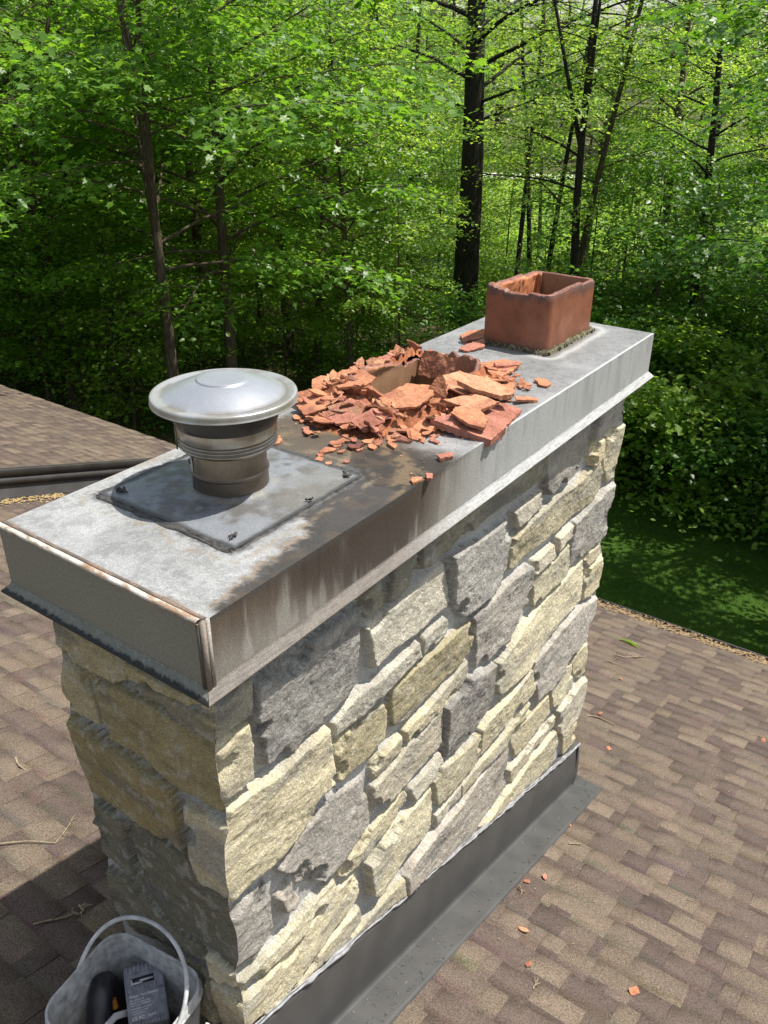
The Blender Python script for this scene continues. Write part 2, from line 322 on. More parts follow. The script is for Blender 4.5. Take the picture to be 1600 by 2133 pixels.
SHORT=[('o',[(-0.733,-0.275),(-0.617,-0.291),(-0.41,-0.315),(-0.408,-0.399),(-0.461,-0.432),(-0.594,-0.443),(-0.697,-0.429),(-0.723,-0.391)]),
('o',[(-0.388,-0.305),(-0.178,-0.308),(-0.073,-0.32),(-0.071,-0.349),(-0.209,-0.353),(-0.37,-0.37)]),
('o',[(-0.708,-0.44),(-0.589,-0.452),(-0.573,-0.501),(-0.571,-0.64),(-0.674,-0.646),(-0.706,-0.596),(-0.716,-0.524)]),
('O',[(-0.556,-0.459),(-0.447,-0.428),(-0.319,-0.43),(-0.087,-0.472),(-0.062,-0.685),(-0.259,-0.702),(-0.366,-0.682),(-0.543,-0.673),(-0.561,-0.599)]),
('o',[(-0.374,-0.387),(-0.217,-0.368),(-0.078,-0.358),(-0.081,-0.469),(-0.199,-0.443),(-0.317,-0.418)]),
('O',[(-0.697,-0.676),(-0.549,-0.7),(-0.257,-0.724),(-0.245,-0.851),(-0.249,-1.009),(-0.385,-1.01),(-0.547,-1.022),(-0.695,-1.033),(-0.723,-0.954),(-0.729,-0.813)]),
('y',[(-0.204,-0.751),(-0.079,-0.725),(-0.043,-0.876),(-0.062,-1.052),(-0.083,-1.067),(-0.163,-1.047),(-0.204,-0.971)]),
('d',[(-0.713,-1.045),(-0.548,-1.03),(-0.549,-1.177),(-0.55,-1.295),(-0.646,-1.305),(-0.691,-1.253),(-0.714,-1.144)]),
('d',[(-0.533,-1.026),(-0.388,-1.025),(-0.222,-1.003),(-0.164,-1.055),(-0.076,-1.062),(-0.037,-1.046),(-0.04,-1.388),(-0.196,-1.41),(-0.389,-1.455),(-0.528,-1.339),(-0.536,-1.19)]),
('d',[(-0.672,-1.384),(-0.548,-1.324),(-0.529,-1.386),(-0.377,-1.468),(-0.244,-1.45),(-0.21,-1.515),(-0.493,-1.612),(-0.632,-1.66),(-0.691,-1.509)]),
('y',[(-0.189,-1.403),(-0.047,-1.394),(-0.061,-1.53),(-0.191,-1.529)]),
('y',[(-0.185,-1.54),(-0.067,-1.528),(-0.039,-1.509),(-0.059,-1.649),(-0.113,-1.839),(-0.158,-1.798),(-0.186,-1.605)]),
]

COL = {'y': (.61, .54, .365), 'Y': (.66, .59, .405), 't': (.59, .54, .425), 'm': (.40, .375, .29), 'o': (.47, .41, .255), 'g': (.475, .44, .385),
       'G': (.33, .312, .285), 'O': (.36, .31, .175), 'd': (.23, .205, .135)}  # the darkest kind carries the shade of the lower near face in its colour
# ------------------------------------------------------------------ the chimney: stone faces as relief surfaces
chimney = empty('stone_chimney', (-.40, 1.5, -2.4), 'tall chimney of rough cream and grey stone with a grey metal top cover, rising from the brown roof', 'chimney')
def sdf(poly, X, Y):
    """inside distance to the polygon (positive inside)"""
    P = np.array(poly, float); d = np.full(X.shape, 1e9); ins = np.zeros(X.shape, bool); n = len(P)
    for i in range(n):
        a = P[i]; b = P[(i+1) % n]; e = b-a; wx = X-a[0]; wy = Y-a[1]
        t = np.clip((wx*e[0]+wy*e[1])/(e@e+1e-12), 0, 1)
        d = np.minimum(d, np.hypot(wx-e[0]*t, wy-e[1]*t))
        c = ((a[1] > Y) != (b[1] > Y)) & (X < (b[0]-a[0])*(Y-a[1])/((b[1]-a[1]) if abs(b[1]-a[1]) > 1e-9 else 1e-9)+a[0])
        ins ^= c
    return np.where(ins, d, -d)
def relief(polys, s, z, seed, lo, hi):
    """height above mortar plane and colour for grid s (cols) x z (rows)"""
    Sg, Zg = np.meshgrid(s, z); H = np.zeros(Sg.shape)
    wob = (fbm(Sg, Zg, 22, 3, seed)-.5)*.012 + (fbm(Sg, Zg, 90, 2, seed+5)-.5)*.006
    cm = np.array((.53, .52, .49)); mt = (fbm(Sg, Zg, 9, 3, seed+3)-.5)
    col = np.ones(Sg.shape+(3,))*cm*(1+.25*mt[..., None])
    H += .008*fbm(Sg, Zg, 10, 3, seed+8)+.001*fbm(Sg, Zg, 90, 2, seed+9)
    r = np.random.default_rng(seed)
    for kd, poly in polys:
        P = np.array([((p[0]-.4 if p[0] < lo else (p[0]+.4 if p[0] > hi else p[0])), p[1]) for p in poly])
        x0, x1 = P[:, 0].min()-.01, P[:, 0].max()+.01; y0, y1 = P[:, 1].min()-.01, P[:, 1].max()+.01
        ci = np.where((s >= x0) & (s <= x1))[0]; ri = np.where((z >= y0) & (z <= y1))[0]
        k = r.integers(1000); hh = r.uniform(.034, .052); tx, tz = r.uniform(-.05, .05), r.uniform(-.06, .10)
        chips = [(r.random(), r.uniform(.02, .06), r.uniform(.35, .8), r.uniform(0, 6.28)) for _ in range(r.integers(2, 6) if kd in 'gG' else r.integers(1, 4))]
        cj = 1+r.uniform(-.14, .12); ck = r.uniform(-.03, .03)
        if len(ci) < 2 or len(ri) < 2: continue
        sl = (slice(ri[0], ri[-1]+1), slice(ci[0], ci[-1]+1)); X = Sg[sl]; Y = Zg[sl]
        d = sdf(P, X, Y) + wob[sl]*.8 + .0015
        cx, cy = P[:, 0].mean(), P[:, 1].mean()
        e = np.clip(d/.010, 0, 1); prof = np.sqrt(np.clip(1-(1-e)**2, 0, 1))
        big = fbm(X, Y*1.3, 5, 2, k)-.5; med = fbm(X, Y*1.2, 30, 4, k+9)-.5; fine = fbm(X, Y, 100, 3, k+4)-.5
        ridg = np.abs(fbm(X*.7, Y*2.2, 34, 3, k+2)-.5)
        h = hh + tx*np.clip(X-cx, -.3, .3) + tz*(Y-cy) + .022*big + .008*med + .0050*fine - .003*ridg
        for (ca, cr_, cdp, th) in chips:          # conchoidal flakes knocked off the arris
            j = int(ca*len(P)) % len(P); px, py = P[j]*.5+P[(j+1) % len(P)]*.5
            px = np.clip(px, s[0]+.02, s[-1]-.02)
            q = np.hypot((X-px), (Y-py)*1.2)+.02*(fbm(X, Y, 30, 2, k+31)-.5)
            if kd in 'gGYdm': cr_ *= 1.4
            if kd in 'gG': cdp *= .6
            h = np.where(q < cr_, np.minimum(h, hh*cdp*.55 + .25*q + .006*fine*3), h)
        h = np.clip(h, .012, None)*prof
        m = (d > 0) & (h > H[sl]); H[sl] = np.where(m, h, H[sl])
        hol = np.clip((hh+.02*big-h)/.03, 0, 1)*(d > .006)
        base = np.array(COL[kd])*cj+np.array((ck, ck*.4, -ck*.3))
        v = fbm(X, Y*2.5, 12, 4, k+50)-.5; v2 = fbm(X, Y*3, 4, 3, k+60)
        c = base*(1+.45*v[..., None]+.15*fine[..., None]*2)
        if kd in 'yYt':                           # rusty cream and greyer veins
            c = c*(1-.0*v2[..., None]) + (np.array((.36, .345, .30))-c)*sst(.50, .72, v2)[..., None]*.6
        else:
            c = c + (np.array((.17, .17, .17))-c)*sst(.55, .72, v2)[..., None]*.5
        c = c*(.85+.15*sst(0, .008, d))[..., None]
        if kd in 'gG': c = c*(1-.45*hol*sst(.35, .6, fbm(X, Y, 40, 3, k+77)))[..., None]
        lich = sst(.60, .72, fbm(X, Y, 30, 3, k+90)); c = c + (np.array((.66, .65, .60))-c)*(lich*.25)[..., None]
        col[sl] = np.where((d > 0)[..., None], c, col[sl])
    return H, col
def autostones(a, b, z0, z1, seed, kinds='yYtgmo'):
    r = random.Random(seed); out = []; z = z1
    while z > z0:
        hh = r.uniform(.09, .26); s = a-.05
        while s < b:
            l = r.uniform(.15, .6)
            if s+l > b-.12: l = b+.06-s
            if hh > .18 and r.random() < .35:
                hm = hh*r.uniform(.4, .6); parts = [(z, z-hm), (z-hm, z-hh)]
            else: parts = [(z, z-hh)]
            for (t, bt) in parts:
                g = .007; j = lambda: r.uniform(-.008, .008)
                out.append((r.choice(kinds), [(s+g+j(), bt+g+j()), (s+l*.5, bt+g+j()), (s+l-g+j(), bt+g+j()), (s+l-g+j(), t-g+j()), (s+l*.5, t-g+j()), (s+g+j(), t-g+j())]))
            s += l
        z -= hh
    return out
XR, XL, YN, YF = -.095, -.690, .085, 2.885      # mortar planes of the four faces
ZT, ZB = -.190, -3.06
zz = np.linspace(ZT, ZB, 560)
sl_ = np.linspace(YN-.05, YF+.05, 600); ss_ = np.linspace(XL-.05, XR+.05, 140)
zc = np.linspace(ZT, ZB, 560)
# extra stones so that the corner courses run round and hidden parts are filled
ext_long = LONG + [('g', [(-.05, -1.10), (.04, -1.11), (.05, -1.40), (-.05, -1.40)])]
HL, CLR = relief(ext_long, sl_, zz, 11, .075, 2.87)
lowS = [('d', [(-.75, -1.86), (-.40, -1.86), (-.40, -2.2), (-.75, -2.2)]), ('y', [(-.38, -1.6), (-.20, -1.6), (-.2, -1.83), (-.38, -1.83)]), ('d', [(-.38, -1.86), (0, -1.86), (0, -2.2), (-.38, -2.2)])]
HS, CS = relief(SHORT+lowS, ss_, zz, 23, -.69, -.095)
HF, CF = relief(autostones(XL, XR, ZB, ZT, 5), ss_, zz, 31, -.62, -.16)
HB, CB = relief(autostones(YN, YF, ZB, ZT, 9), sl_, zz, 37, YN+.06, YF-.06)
# stones do not stand proud behind the dark flashing sheet at the foot
ftop = zr(sl_)+.42-.027*sl_
HL = np.where(zz[:, None] < ftop[None, :]+.004, np.minimum(HL, .030), HL)
def corner(Ha, ia, Hb, ib): return Ha[:, ia], Hb[:, ib]
def place_face(sv, H, fn, e0, e1):
    """sv columns, H relief; e0/e1: how far each end column runs out to meet the neighbour's relief"""
    n = len(sv); s0, s1 = sv[6], sv[-7]
    f0 = np.clip(1-(sv-s0)/.05, 0, 1); f1 = np.clip(1-(s1-sv)/.05, 0, 1)
    Sx = np.clip(sv, s0, s1)[None, :] - e0[:, None]*f0[None, :] + e1[:, None]*f1[None, :]
    # round the arris a little
    Hh = H - .004*(f0**6+f1**6)[None, :]
    return fn(Sx, np.broadcast_to(zz[:, None], Sx.shape), Hh)
sl2 = sl_.copy(); ss2 = ss_.copy()
sl2[6] = YN; sl2[-7] = YF; ss2[6] = XL; ss2[-7] = XR
hLn = HL[:, 10]; hLf = HL[:, -11]; hSr = HS[:, -11]; hSl = HS[:, 10]; hFr = HF[:, -11]; hFl = HF[:, 10]; hBn = HB[:, 10]; hBf = HB[:, -11]
stk = lambda X, Y, Z: np.stack([X, Y, Z], -1)
def mk_face(sv, H, c, fn, e0, e1, flip):
    # replace end columns by shared corner relief
    k = slice(6, len(sv)-6); sv = sv[k]; H = H[:, k].copy(); c = c[:, k]
    s0, s1 = sv[0], sv[-1]
    f0 = np.clip(1-(sv-s0)/.04, 0, 1)**2; f1 = np.clip(1-(s1-sv)/.04, 0, 1)**2
    Sx = sv[None, :] - e0[:, None]*f0[None, :] + e1[:, None]*f1[None, :]
    P = fn(Sx, np.broadcast_to(zz[:, None], Sx.shape), H)
    F = grid_faces(P.shape[0], P.shape[1])
    if flip: F = F[:, ::-1]
    return P.reshape(-1, 3), F, c.reshape(-1, 3)
def sm(a): return np.convolve(np.pad(a, 12, mode='edge'), np.ones(25)/25, 'valid')
hLn, hLf, hSr, hSl, hFr, hFl, hBn, hBf = map(sm, (hLn, hLf, hSr, hSl, hFr, hFl, hBn, hBf))
for H, a, b in ((HL, hLn, hLf), (HS, hSl, hSr), (HF, hFl, hFr), (HB, hBn, hBf)):
    H[:, 6] = a; H[:, -7] = b
mb = MB()
for (sv, H, c, fn, e0, e1, fl) in (
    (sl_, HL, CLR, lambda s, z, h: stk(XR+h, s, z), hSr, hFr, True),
    (ss_, HS, CS, lambda s, z, h: stk(s, YN-h, z), hBn, hLn, True),
    (ss_, HF, CF, lambda s, z, h: stk(s, YF+h, z), hBf, hLf, False),
    (sl_, HB, CB, lambda s, z, h: stk(XL-h, s, z), hSl, hFl, False)):
    sv = sv.copy(); lim = (YN, YF) if len(sv) == 600 else (XL, XR)
    sv = np.clip(lim[0]+(sv-sv[6])*(lim[1]-lim[0])/(sv[-7]-sv[6]), -9, 9)
    V, F, cc = mk_face(sv, H, c, fn, e0, e1, fl); mb.add(V, F, cc)
wall = mb.build('stone_wall', M['stone'], chimney, smooth=True, usecol=True)
CHP = chimney.location
def rel(o):
    o.matrix_parent_inverse = Matrix.Translation(-CHP)
    return o
rel(wall)

# ------------------------------------------------------------------ metal chase cover with weathering
WC, LC, HC = .812, 3.003, .198
VP = (-.735, -.172, .288, .862)     # vent base plate rectangle x0,x1,y0,y1
FL1 = (-.605, -.270, 2.360, 2.870); FL2 = (-.625, -.300, 1.340, 1.850)
def topcol(x, y):
    n = fbm(x, y, 7, 4, 70); n2 = fbm(x, y, 26, 4, 71); n3 = fbm(x, y, 90, 3, 72); n4 = fbm(x*1.3, y*.6, 3.2, 3, 73)
    c = np.ones(x.shape+(3,))*np.array((.315, .32, .318))
    sp = sst(.45, .58, n3*.55+n2*.45)
    c = c*(1-.22*sp[..., None])
    c = c + (np.array((.44, .445, .45))-c)*(sst(.42, .75, n)*.40)[..., None]
    c = c*(1-.18*sst(.45, .75, n4))[..., None]
    # slightly darker zinc away from the near end
    far = sst(.9, 1.6, y); c = c*(1-.24*far)[..., None]
    wx = x+.025*(n2-.5)+.07*(n-.5)+.03*(n3-.5); wy = y+.10*(n-.5)+.03*(n2-.5)+.03*(n3-.5)
    def blend(c, m, k, a=1): return c + (np.array(k)-c)*(np.clip(m, 0, 1)*a)[..., None]
    # brown wash between vent plate and broken flue
    dx = np.maximum(np.maximum(VP[0]-wx, wx-VP[1]), 0); dy = np.maximum(np.maximum(VP[2]-wy, wy-VP[3]), 0); dp = np.hypot(dx, dy)
    brown = sst(.84, .88, wy)*sst(1.30, 1.12, wy+.25*np.abs(wx+.35)**1.4)*sst(-.76, -.70, wx)
    c = blend(c, brown, (.080, .062, .043), .95)
    ring = np.exp(-((np.hypot(wx+.33, (wy-.78)*1.0)-.335)/.022)**2)*sst(.7, .9, wy)
    # soot along the right edge and round the plate
    q = sst(.42, .62, wy)*sst(1.24, 1.12, wy)
    edgew = .026+.05*sst(.1, .45, wy)+.22*sst(.46, .68, wy)*sst(1.24, 1.04, wy)
    soot = sst(edgew+.035, edgew-.025, -wx)*sst(.03, .07, y)*sst(1.27, 1.10, wy+.25*(-x))
    c = blend(c, soot, (.036, .031, .027), .93)
    rr = sst(.035, .012, dp+.02*(n2-.5)); c = blend(c, rr, (.085, .085, .088), .85)
    rr2 = np.exp(-((dp-.05-.02*n)/.010)**2); c = blend(c, rr2*sst(.35, .6, n2), (.25, .20, .14), .55)
    rim = np.exp(-((-wx-edgew-.004)/.007)**2)*sst(.02, .08, y)*sst(1.2, 1.0, wy); c = blend(c, rim, (.26, .19, .12), .6)
    c = blend(c, ring*sst(.3, .6, n2)*(soot+brown), (.22, .155, .085), .55)
    rust = sst(.56, .66, fbm(x, y, 16, 4, 75))*np.clip(soot+brown, 0, 1); c = blend(c, rust, (.13, .095, .06), .25)
    # ends: brown line behind the near hem
    c = blend(c, sst(.028, .012, wy)*1.0, (.17, .13, .10), .8)
    # bleached halo round the whole flue tile
    fx = np.maximum(np.maximum(FL1[0]-x, x-FL1[1]), 0); fy = np.maximum(np.maximum(FL1[2]-y, y-FL1[3]), 0); fd = np.hypot(fx, fy)+.03*(n-.5)
    c = blend(c, np.exp(-((fd-.055)/.02)**2)*sst(-.36, -.28, x), (.55, .55, .54), .5)
    c = blend(c, sst(.055, .02, fd), (.13, .125, .11), .6)
    # smudge in front of the heap
    sm_ = np.exp(-(((x+.09)/.07)**2+((y-1.42)/.16)**2)); c = blend(c, sm_, (.16, .16, .165), .5)
    # bright edge at the long arris beyond the soot
    c = blend(c, sst(-.014, -.004, x)*sst(1.2, 1.4, y), (.66, .67, .67), .6)
    # faint scratches
    return np.clip(c, .01, .9)
nx, ny = 150, 520
gx = np.linspace(-WC, 0, nx); gy = np.linspace(0, LC, ny); X, Y = np.meshgrid(gx, gy)
Z = .0035*(fbm(X, Y, 2.4, 3, 80)-.5)*np.clip(np.minimum(-X, X+WC)/.05, 0, 1)*np.clip(np.minimum(Y, LC-Y)/.05, 0, 1)
Z = Z + .0012*(fbm(X, Y, 14, 3, 81)-.5)
V = np.stack([X, Y, Z], -1).reshape(-1, 3); F = grid_faces(ny, nx); cxy = V[F].mean(1)
hole = np.zeros(len(F), bool)
for (a, b, c_, d_) in (FL1, FL2): hole |= (cxy[:, 0] > a+.015) & (cxy[:, 0] < b-.015) & (cxy[:, 1] > c_+.015) & (cxy[:, 1] < d_-.015)
mb = MB(); mb.add(V, F[~hole], topcol(X, Y).reshape(-1, 3))
def sidecol_long(y, z):
    n = fbm(y*1.0, z*.3, 60, 3, 90); n2 = fbm(y, z, 8, 4, 91); st = fbm(y, z*.12, 34, 4, 92)
    c = np.ones(y.shape+(3,))*np.array((.395, .40, .392))*(1+.10*(n-.5))[..., None]*(1-.16*sst(.5, .75, fbm(y, z*.25, 14, 3, 93)))[..., None]
    t = (-z)/HC
    dk = sst(1.18, .78, y+.10*(n2-.5))*sst(.30, .62, y+.25*(1-t)+.1*(n2-.5))
    br = sst(1.30, .9, y)*(.35+.65*sst(1.0, .1, t+.5*(st-.5)))
    c = c + (np.array((.27, .245, .205))-c)*(sst(1.5, 1.0, y)*.75)[..., None]
    c = c + (np.array((.095, .068, .048))-c)*np.clip(br*sst(.30, .56, st+.22*(1-t)), 0, 1)[..., None]*.92
    c = c + (np.array((.058, .046, .038))-c)*np.clip(dk*sst(.22, .60, st*.7+.45-.25*t), 0, 1)[..., None]*.9
    c = c + (np.array((.07, .065, .06))-c)*(sst(.14, .03, t)*sst(1.35, .9, y)*.8)[..., None]
    c = c + (np.array((.20, .20, .19))-c)*(sst(.93, 1.0, t)*.6)[..., None]
    drip = sst(.60, .72, fbm(y, z*.06, 70, 2, 95)); c = c*(1-.13*drip*sst(.1, .6, 1-t))[..., None]
    return np.clip(c, .02, .8)
def sheet(u, v, fn, colfn, flip=False):
    U, W_ = np.meshgrid(u, v); P = fn(U, W_); F = grid_faces(len(v), len(u))
    if flip: F = F[:, ::-1]
    mb.add(P.reshape(-1, 3), F, colfn(U, W_).reshape(-1, 3))
vz = np.linspace(0, -HC, 26)
sheet(np.linspace(0, LC, 520), vz, lambda u, v: np.stack([.0015*(fbm(u, v, 3, 2, 96)-.5)+0*u, u, v], -1), sidecol_long, True)
plain_shaded = lambda u, v: np.ones(u.shape+(3,))*np.array((.235, .23, .185))*(1+.12*(fbm(u, v, 5, 3, 97)-.5))[..., None]  # shade of the near short side put into the colour, reused on hidden sides
sheet(np.linspace(-WC, 0, 60), vz, lambda u, v: np.stack([u, 0*u, v], -1), plain_shaded, False)
sheet(np.linspace(-WC, 0, 60), vz, lambda u, v: np.stack([u, 0*u+LC, v], -1), plain_shaded, True)
sheet(np.linspace(0, LC, 60), vz, lambda u, v: np.stack([0*u-WC, u, v], -1), plain_shaded, False)
cover = rel(mb.build('chase_cover', M['cover'], chimney, usecol=True)); cover['label'] = 'grey sheet metal top cover, soot and rust stained at its near end'
# rolled hem along the near short edge and folded seam at the near corner
def polyrib(path, prof, colfn, k=2):
    """sweep a 2-D profile (offsets a,b in given frame) along a straight path"""
    pass
mb = MB()
u = np.linspace(-WC-.002, -.004, 90)
ang = np.linspace(0, 2*PI, 13)[:-1]
for (cy, cz, rw, rh, c0, c1) in ((-.002, .003, .009, .007, (.55, .52, .46), (.33, .22, .145)), (.017, .001, .006, .004, (.12, .10, .085), (.24, .17, .12))):
    P = np.stack([np.repeat(u[:, None], 12, 1), cy+rw*np.cos(ang)[None, :]+0*u[:, None]+.0012*(vn(u*30, u*0, 3)-.5)[:, None], cz+rh*np.sin(ang)[None, :]+.002*(vn(u*22, u*0, 4)-.5)[:, None]], -1)
    t = sst(.5, .72, fbm(u[:, None]*1.0+0*ang[None, :], 0*u[:, None]+ang[None, :]*.02, 24, 3, 5))
    cc = np.array(c0)+(np.array(c1)-np.array(c0))*t[..., None]
    mb.add(P.reshape(-1, 3), grid_faces(len(u), 12, wrap=True), cc.reshape(-1, 3))
hem = rel(mb.build('hem', M['drip'], cover, smooth=True, usecol=True)); hem.parent = cover; hem.matrix_parent_inverse = Matrix()
hem['label'] = 'pale rolled edge with rust spots along the near short side'
mb = MB()
for (y0, y1, x1) in ((-.003, .010, .006), (.014, .024, .005)):
    mb.box((-.004, y0, -HC+.002), (x1, y1, .003), col=(.24, .20, .165) if y0 < 0 else (.34, .31, .27))
mb.box((.0005, .010, -HC+.004), (.0025, .014, -.002), col=(.04, .035, .03))
mb.box((-.012, -.006, -HC+.004), (-.002, .0, -.004), col=(.10, .085, .07))
sm2 = mb.build('corner_seam', M['drip'], cover, usecol=True)
# drip edge: splayed strip round the foot of the cover
mb = MB()
def dripstrip(p0, p1, nrm, clen, colf, seed):
    n = 160; t = np.linspace(0, 1, n); p0 = np.array(p0); p1 = np.array(p1); d = (p1-p0)/np.linalg.norm(p1-p0); nrm = np.array(nrm)
    prof = [(.0005, .004)]+[(.003+.023*q, -.002-.024*q) for q in np.linspace(0, 1, 12)]+[(.024, -.030), (.001, -.010)]
    rows = []
    for (a, b) in prof:
        e = a*.95
        P = p0[None, :]+(p1-p0)[None, :]*t[:, None] + d[None, :]*(-e+2*e*t)[:, None] + nrm[None, :]*a + np.array((0, 0, b))[None, :]
        rows.append(P)
    V = np.stack(rows, 0); cc = colf(t[None, :]*np.ones((len(prof), 1)), np.linspace(0, 1, len(prof))[:, None]*np.ones((1, n)), seed)
    F = grid_faces(len(prof), n); mb.add(V.reshape(-1, 3), F, cc.reshape(-1, 3))
def dc_long(t, v, s):
    y = t*LC; c = np.ones(t.shape+(3,))*np.array((.40, .40, .392)); n = fbm(y, v, 24, 3, s)
    c = c + (np.array((.145, .122, .10))-c)*(sst(1.3, .75, y+.3*(n-.5))*.9)[..., None]
    return c*(1-.3*sst(.5, .7, n))[..., None]
def dc_short(t, v, s):
    n = fbm(t*.8, v*.03, 130, 4, s); c = np.ones(t.shape+(3,))*np.array((.20, .205, .17))*(.75+.5*n)[..., None]
    return c + (np.array((.020, .022, .020))-c)*(sst(.42, .62, v+.5*(n-.5)))[..., None]
zb = -HC+.004
dripstrip((0, .0, zb), (0, LC, zb), (1, 0, 0), LC, dc_long, 1)
dripstrip((-WC, 0, zb), (0, 0, zb), (0, -1, 0), WC, dc_short, 2)
dripstrip((0, LC, zb), (-WC, LC, zb), (0, 1, 0), WC, dc_long, 3)
dripstrip((-WC, LC, zb), (-WC, 0, zb), (-1, 0, 0), LC, dc_short, 4)
mb.add([(.024, -.024, zb-.030), (.004, -.004, zb-.001), (-.006, -.026, zb-.034), (.002, -.012, zb-.040)], [(0, 1, 2, 3)], (.30, .29, .22))
de = mb.build('drip_edge', M['drip'], cover, usecol=True)
# underside closing board
mb = MB(); mb.box((-WC+.004, .004, -HC+.004), (-.004, LC-.004, -HC+.010), col=(.08, .075, .07)); so = mb.build('soffit', M['drip'], cover, usecol=True)

# ------------------------------------------------------------------ vent: base plate, pipe, collar, rain cap
VX, VY = -.452, .562
def lathe_col(mb, prof, k, colfn, c=(VX, VY)):
    a = np.arange(k)*2*PI/k; pr = np.array(prof); A, R = np.meshgrid(a, pr[:, 0]); _, Zq = np.meshgrid(a, pr[:, 1])
    V = np.stack([c[0]+R*np.cos(A), c[1]+R*np.sin(A), Zq], -1).reshape(-1, 3)
    mb.add(V, grid_faces(len(pr), k, wrap=True), colfn(A, Zq, R).reshape(-1, 3))
vent = rel(obj('vent_pipe', bpy.data.meshes.new('tmp'), None, chimney))
mb = MB()
def pipecol(A, Zq, R):
    n = fbm(A*1.2, Zq*4, 3, 4, 120); n2 = fbm(A*3, Zq*30, 3, 3, 121)
    c = np.ones(A.shape+(3,))*np.array((.33, .29, .24))
    c = c + (np.array((.25, .19, .13))-c)*(sst(.36, .66, n)*.85)[..., None]
    c = c + (np.array((.10, .085, .07))-c)*np.clip(sst(.085, .068, Zq+.012*(n-.5))*.95, 0, 1)[..., None]
    c = c + (np.array((.16, .13, .10))-c)*(sst(.14, .08, Zq+.05*(n-.5))*sst(0.0, 1.4, np.cos(A+.7)+.6)*.8)[..., None]
    return c*(1-.15*n2)[..., None]
def bead(r, z0, z1, h, n=5): return [(r+h*math.sin(PI*i/n), z0+(z1-z0)*i/n) for i in range(n+1)]
pp = [(.1165, -.004), (.1155, .010), (.1145, .060)] + bead(.1145, .064, .074, .004) + [(.1135, .078), (.112, .100), (.112, .150)]
pp = [(r, z) for r, z in pp]; full = []
for i in range(len(pp)-1):
    for t in (0, .5): full.append((pp[i][0]+(pp[i+1][0]-pp[i][0])*t, pp[i][1]+(pp[i+1][1]-pp[i][1])*t))
full.append(pp[-1])
lathe_col(mb, full, 96, pipecol)
lathe_col(mb, [(.104, .17), (.104, -.01)], 64, lambda A, Z_, R: np.ones(A.shape+(3,))*.04)
# vertical lock seam with a clip
mb.box((-.012, -.1175, .0), (.006, -.1125, .146), M=Matrix.Translation((VX, VY, 0)) @ Matrix.Rotation(math.radians(-30), 4, 'Z'), col=(.42, .38, .33))
mb.box((-.022, -.121, .098), (-.004, -.1125, .108), M=Matrix.Translation((VX, VY, 0)) @ Matrix.Rotation(math.radians(-30), 4, 'Z'), col=(.10, .09, .08))
fs = [np.vstack(mb.F3)] if mb.F3 else []; fs += [np.vstack(mb.F4)]
me = npmesh('vent_pipe', np.vstack(mb.V), fs, True, np.vstack(mb.col)); me.materials.append(M['galv']); vent.data = me
vent['label'] = 'round galvanised vent pipe, brown stained with a black foot'
mb = MB()
def colcol(A, Zq, R):
    n = fbm(A*1.5, Zq*20, 3, 4, 130); c = np.ones(A.shape+(3,))*np.array((.42, .385, .325))*(.45+.55*sst(.1435, .1475, R))[..., None]  # grooves between the beads painted darker, as their shade
    c = c + (np.array((.26, .20, .14))-c)*(sst(.45, .75, n)*.7)[..., None]; return c
cp = [(.111, .138), (.128, .143), (.142, .152)] + bead(.1425, .155, .163, .0055, 6) + bead(.1425, .166, .174, .0055, 6) + bead(.1425, .177, .185, .0055, 6) + [(.147, .190), (.150, .222), (.150, .226), (.146, .226), (.144, .18), (.110, .15)]
lathe_col(mb, cp, 96, colcol)
lathe_col(mb, [(.128, .19), (.128, .255), (.0, .255)], 64, lambda A, Z_, R: np.ones(A.shape+(3,))*np.array((.03, .028, .025)))  # near-black drum painting in the shadow gap under the cap
mb.box((-.014, -.1525, .150), (-.010, -.148, .226), M=Matrix.Translation((VX, VY, 0)) @ Matrix.Rotation(math.radians(-28), 4, 'Z'), col=(.2, .18, .15))
col_ = mb.build('collar', M['galv'], vent, smooth=True, usecol=True)
mb = MB()
def capcol(A, Zq, R):
    X_ = R*np.cos(A); Y_ = R*np.sin(A); n = fbm(X_, Y_, 16, 4, 140); n2 = fbm(X_, Y_, 60, 3, 141)
    c = np.ones(A.shape+(3,))*np.array((.45, .47, .50))
    e = sst(.165, .185, R+.012*(n-.5)); c = c + (np.array((.50, .50, .47))-c)*(e*.8)[..., None]
    d = sst(.012, .0, np.abs(R-.182))*sst(.35, .6, n); c = c + (np.array((.22, .20, .16))-c)*(d*.7)[..., None]
    b = sst(.50, .62, n)*sst(.15, .2, R); c = c + (np.array((.30, .26, .20))-c)*(b*.5)[..., None]
    return c*(1-.08*n2)[..., None]
kp = [(.0, .352), (.03, .352), (.060, .352), (.0745, .3515), (.0755, .3510), (.0760, .3470), (.080, .3465), (.11, .3365), (.14, .325), (.165, .3135), (.176, .3085), (.181, .3072), (.183, .3072), (.190, .3085), (.198, .3095), (.203, .3110), (.208, .3110), (.2115, .3095), (.2130, .3065), (.2132, .300), (.2134, .2945), (.2142, .2915), (.2150, .2905), (.2150, .289), (.2125, .2885), (.211, .297), (.2, .30), (.15, .29), (.05, .29), (.0, .29)]
lathe_col(mb, kp, 128, capcol)
lathe_col(mb, [(.15, .222), (.16, .25), (.165, .292)], 64, lambda A, Z_, R: np.ones(A.shape+(3,))*np.array((.05, .045, .04)))  # dark cone, its colour standing in for shade below the cap
for k in range(4):
    a = .6+k*PI/2; mb.box((.10, -.006, .22), (.145, .006, .292), M=Matrix.Translation((VX, VY, 0)) @ Matrix.Rotation(a, 4, 'Z'), col=(.2, .18, .16))
capo = mb.build('rain_cap', M['capmetal'], vent, smooth=True, usecol=True); capo['label'] = 'round shallow metal rain cap with a raised flat centre disc'
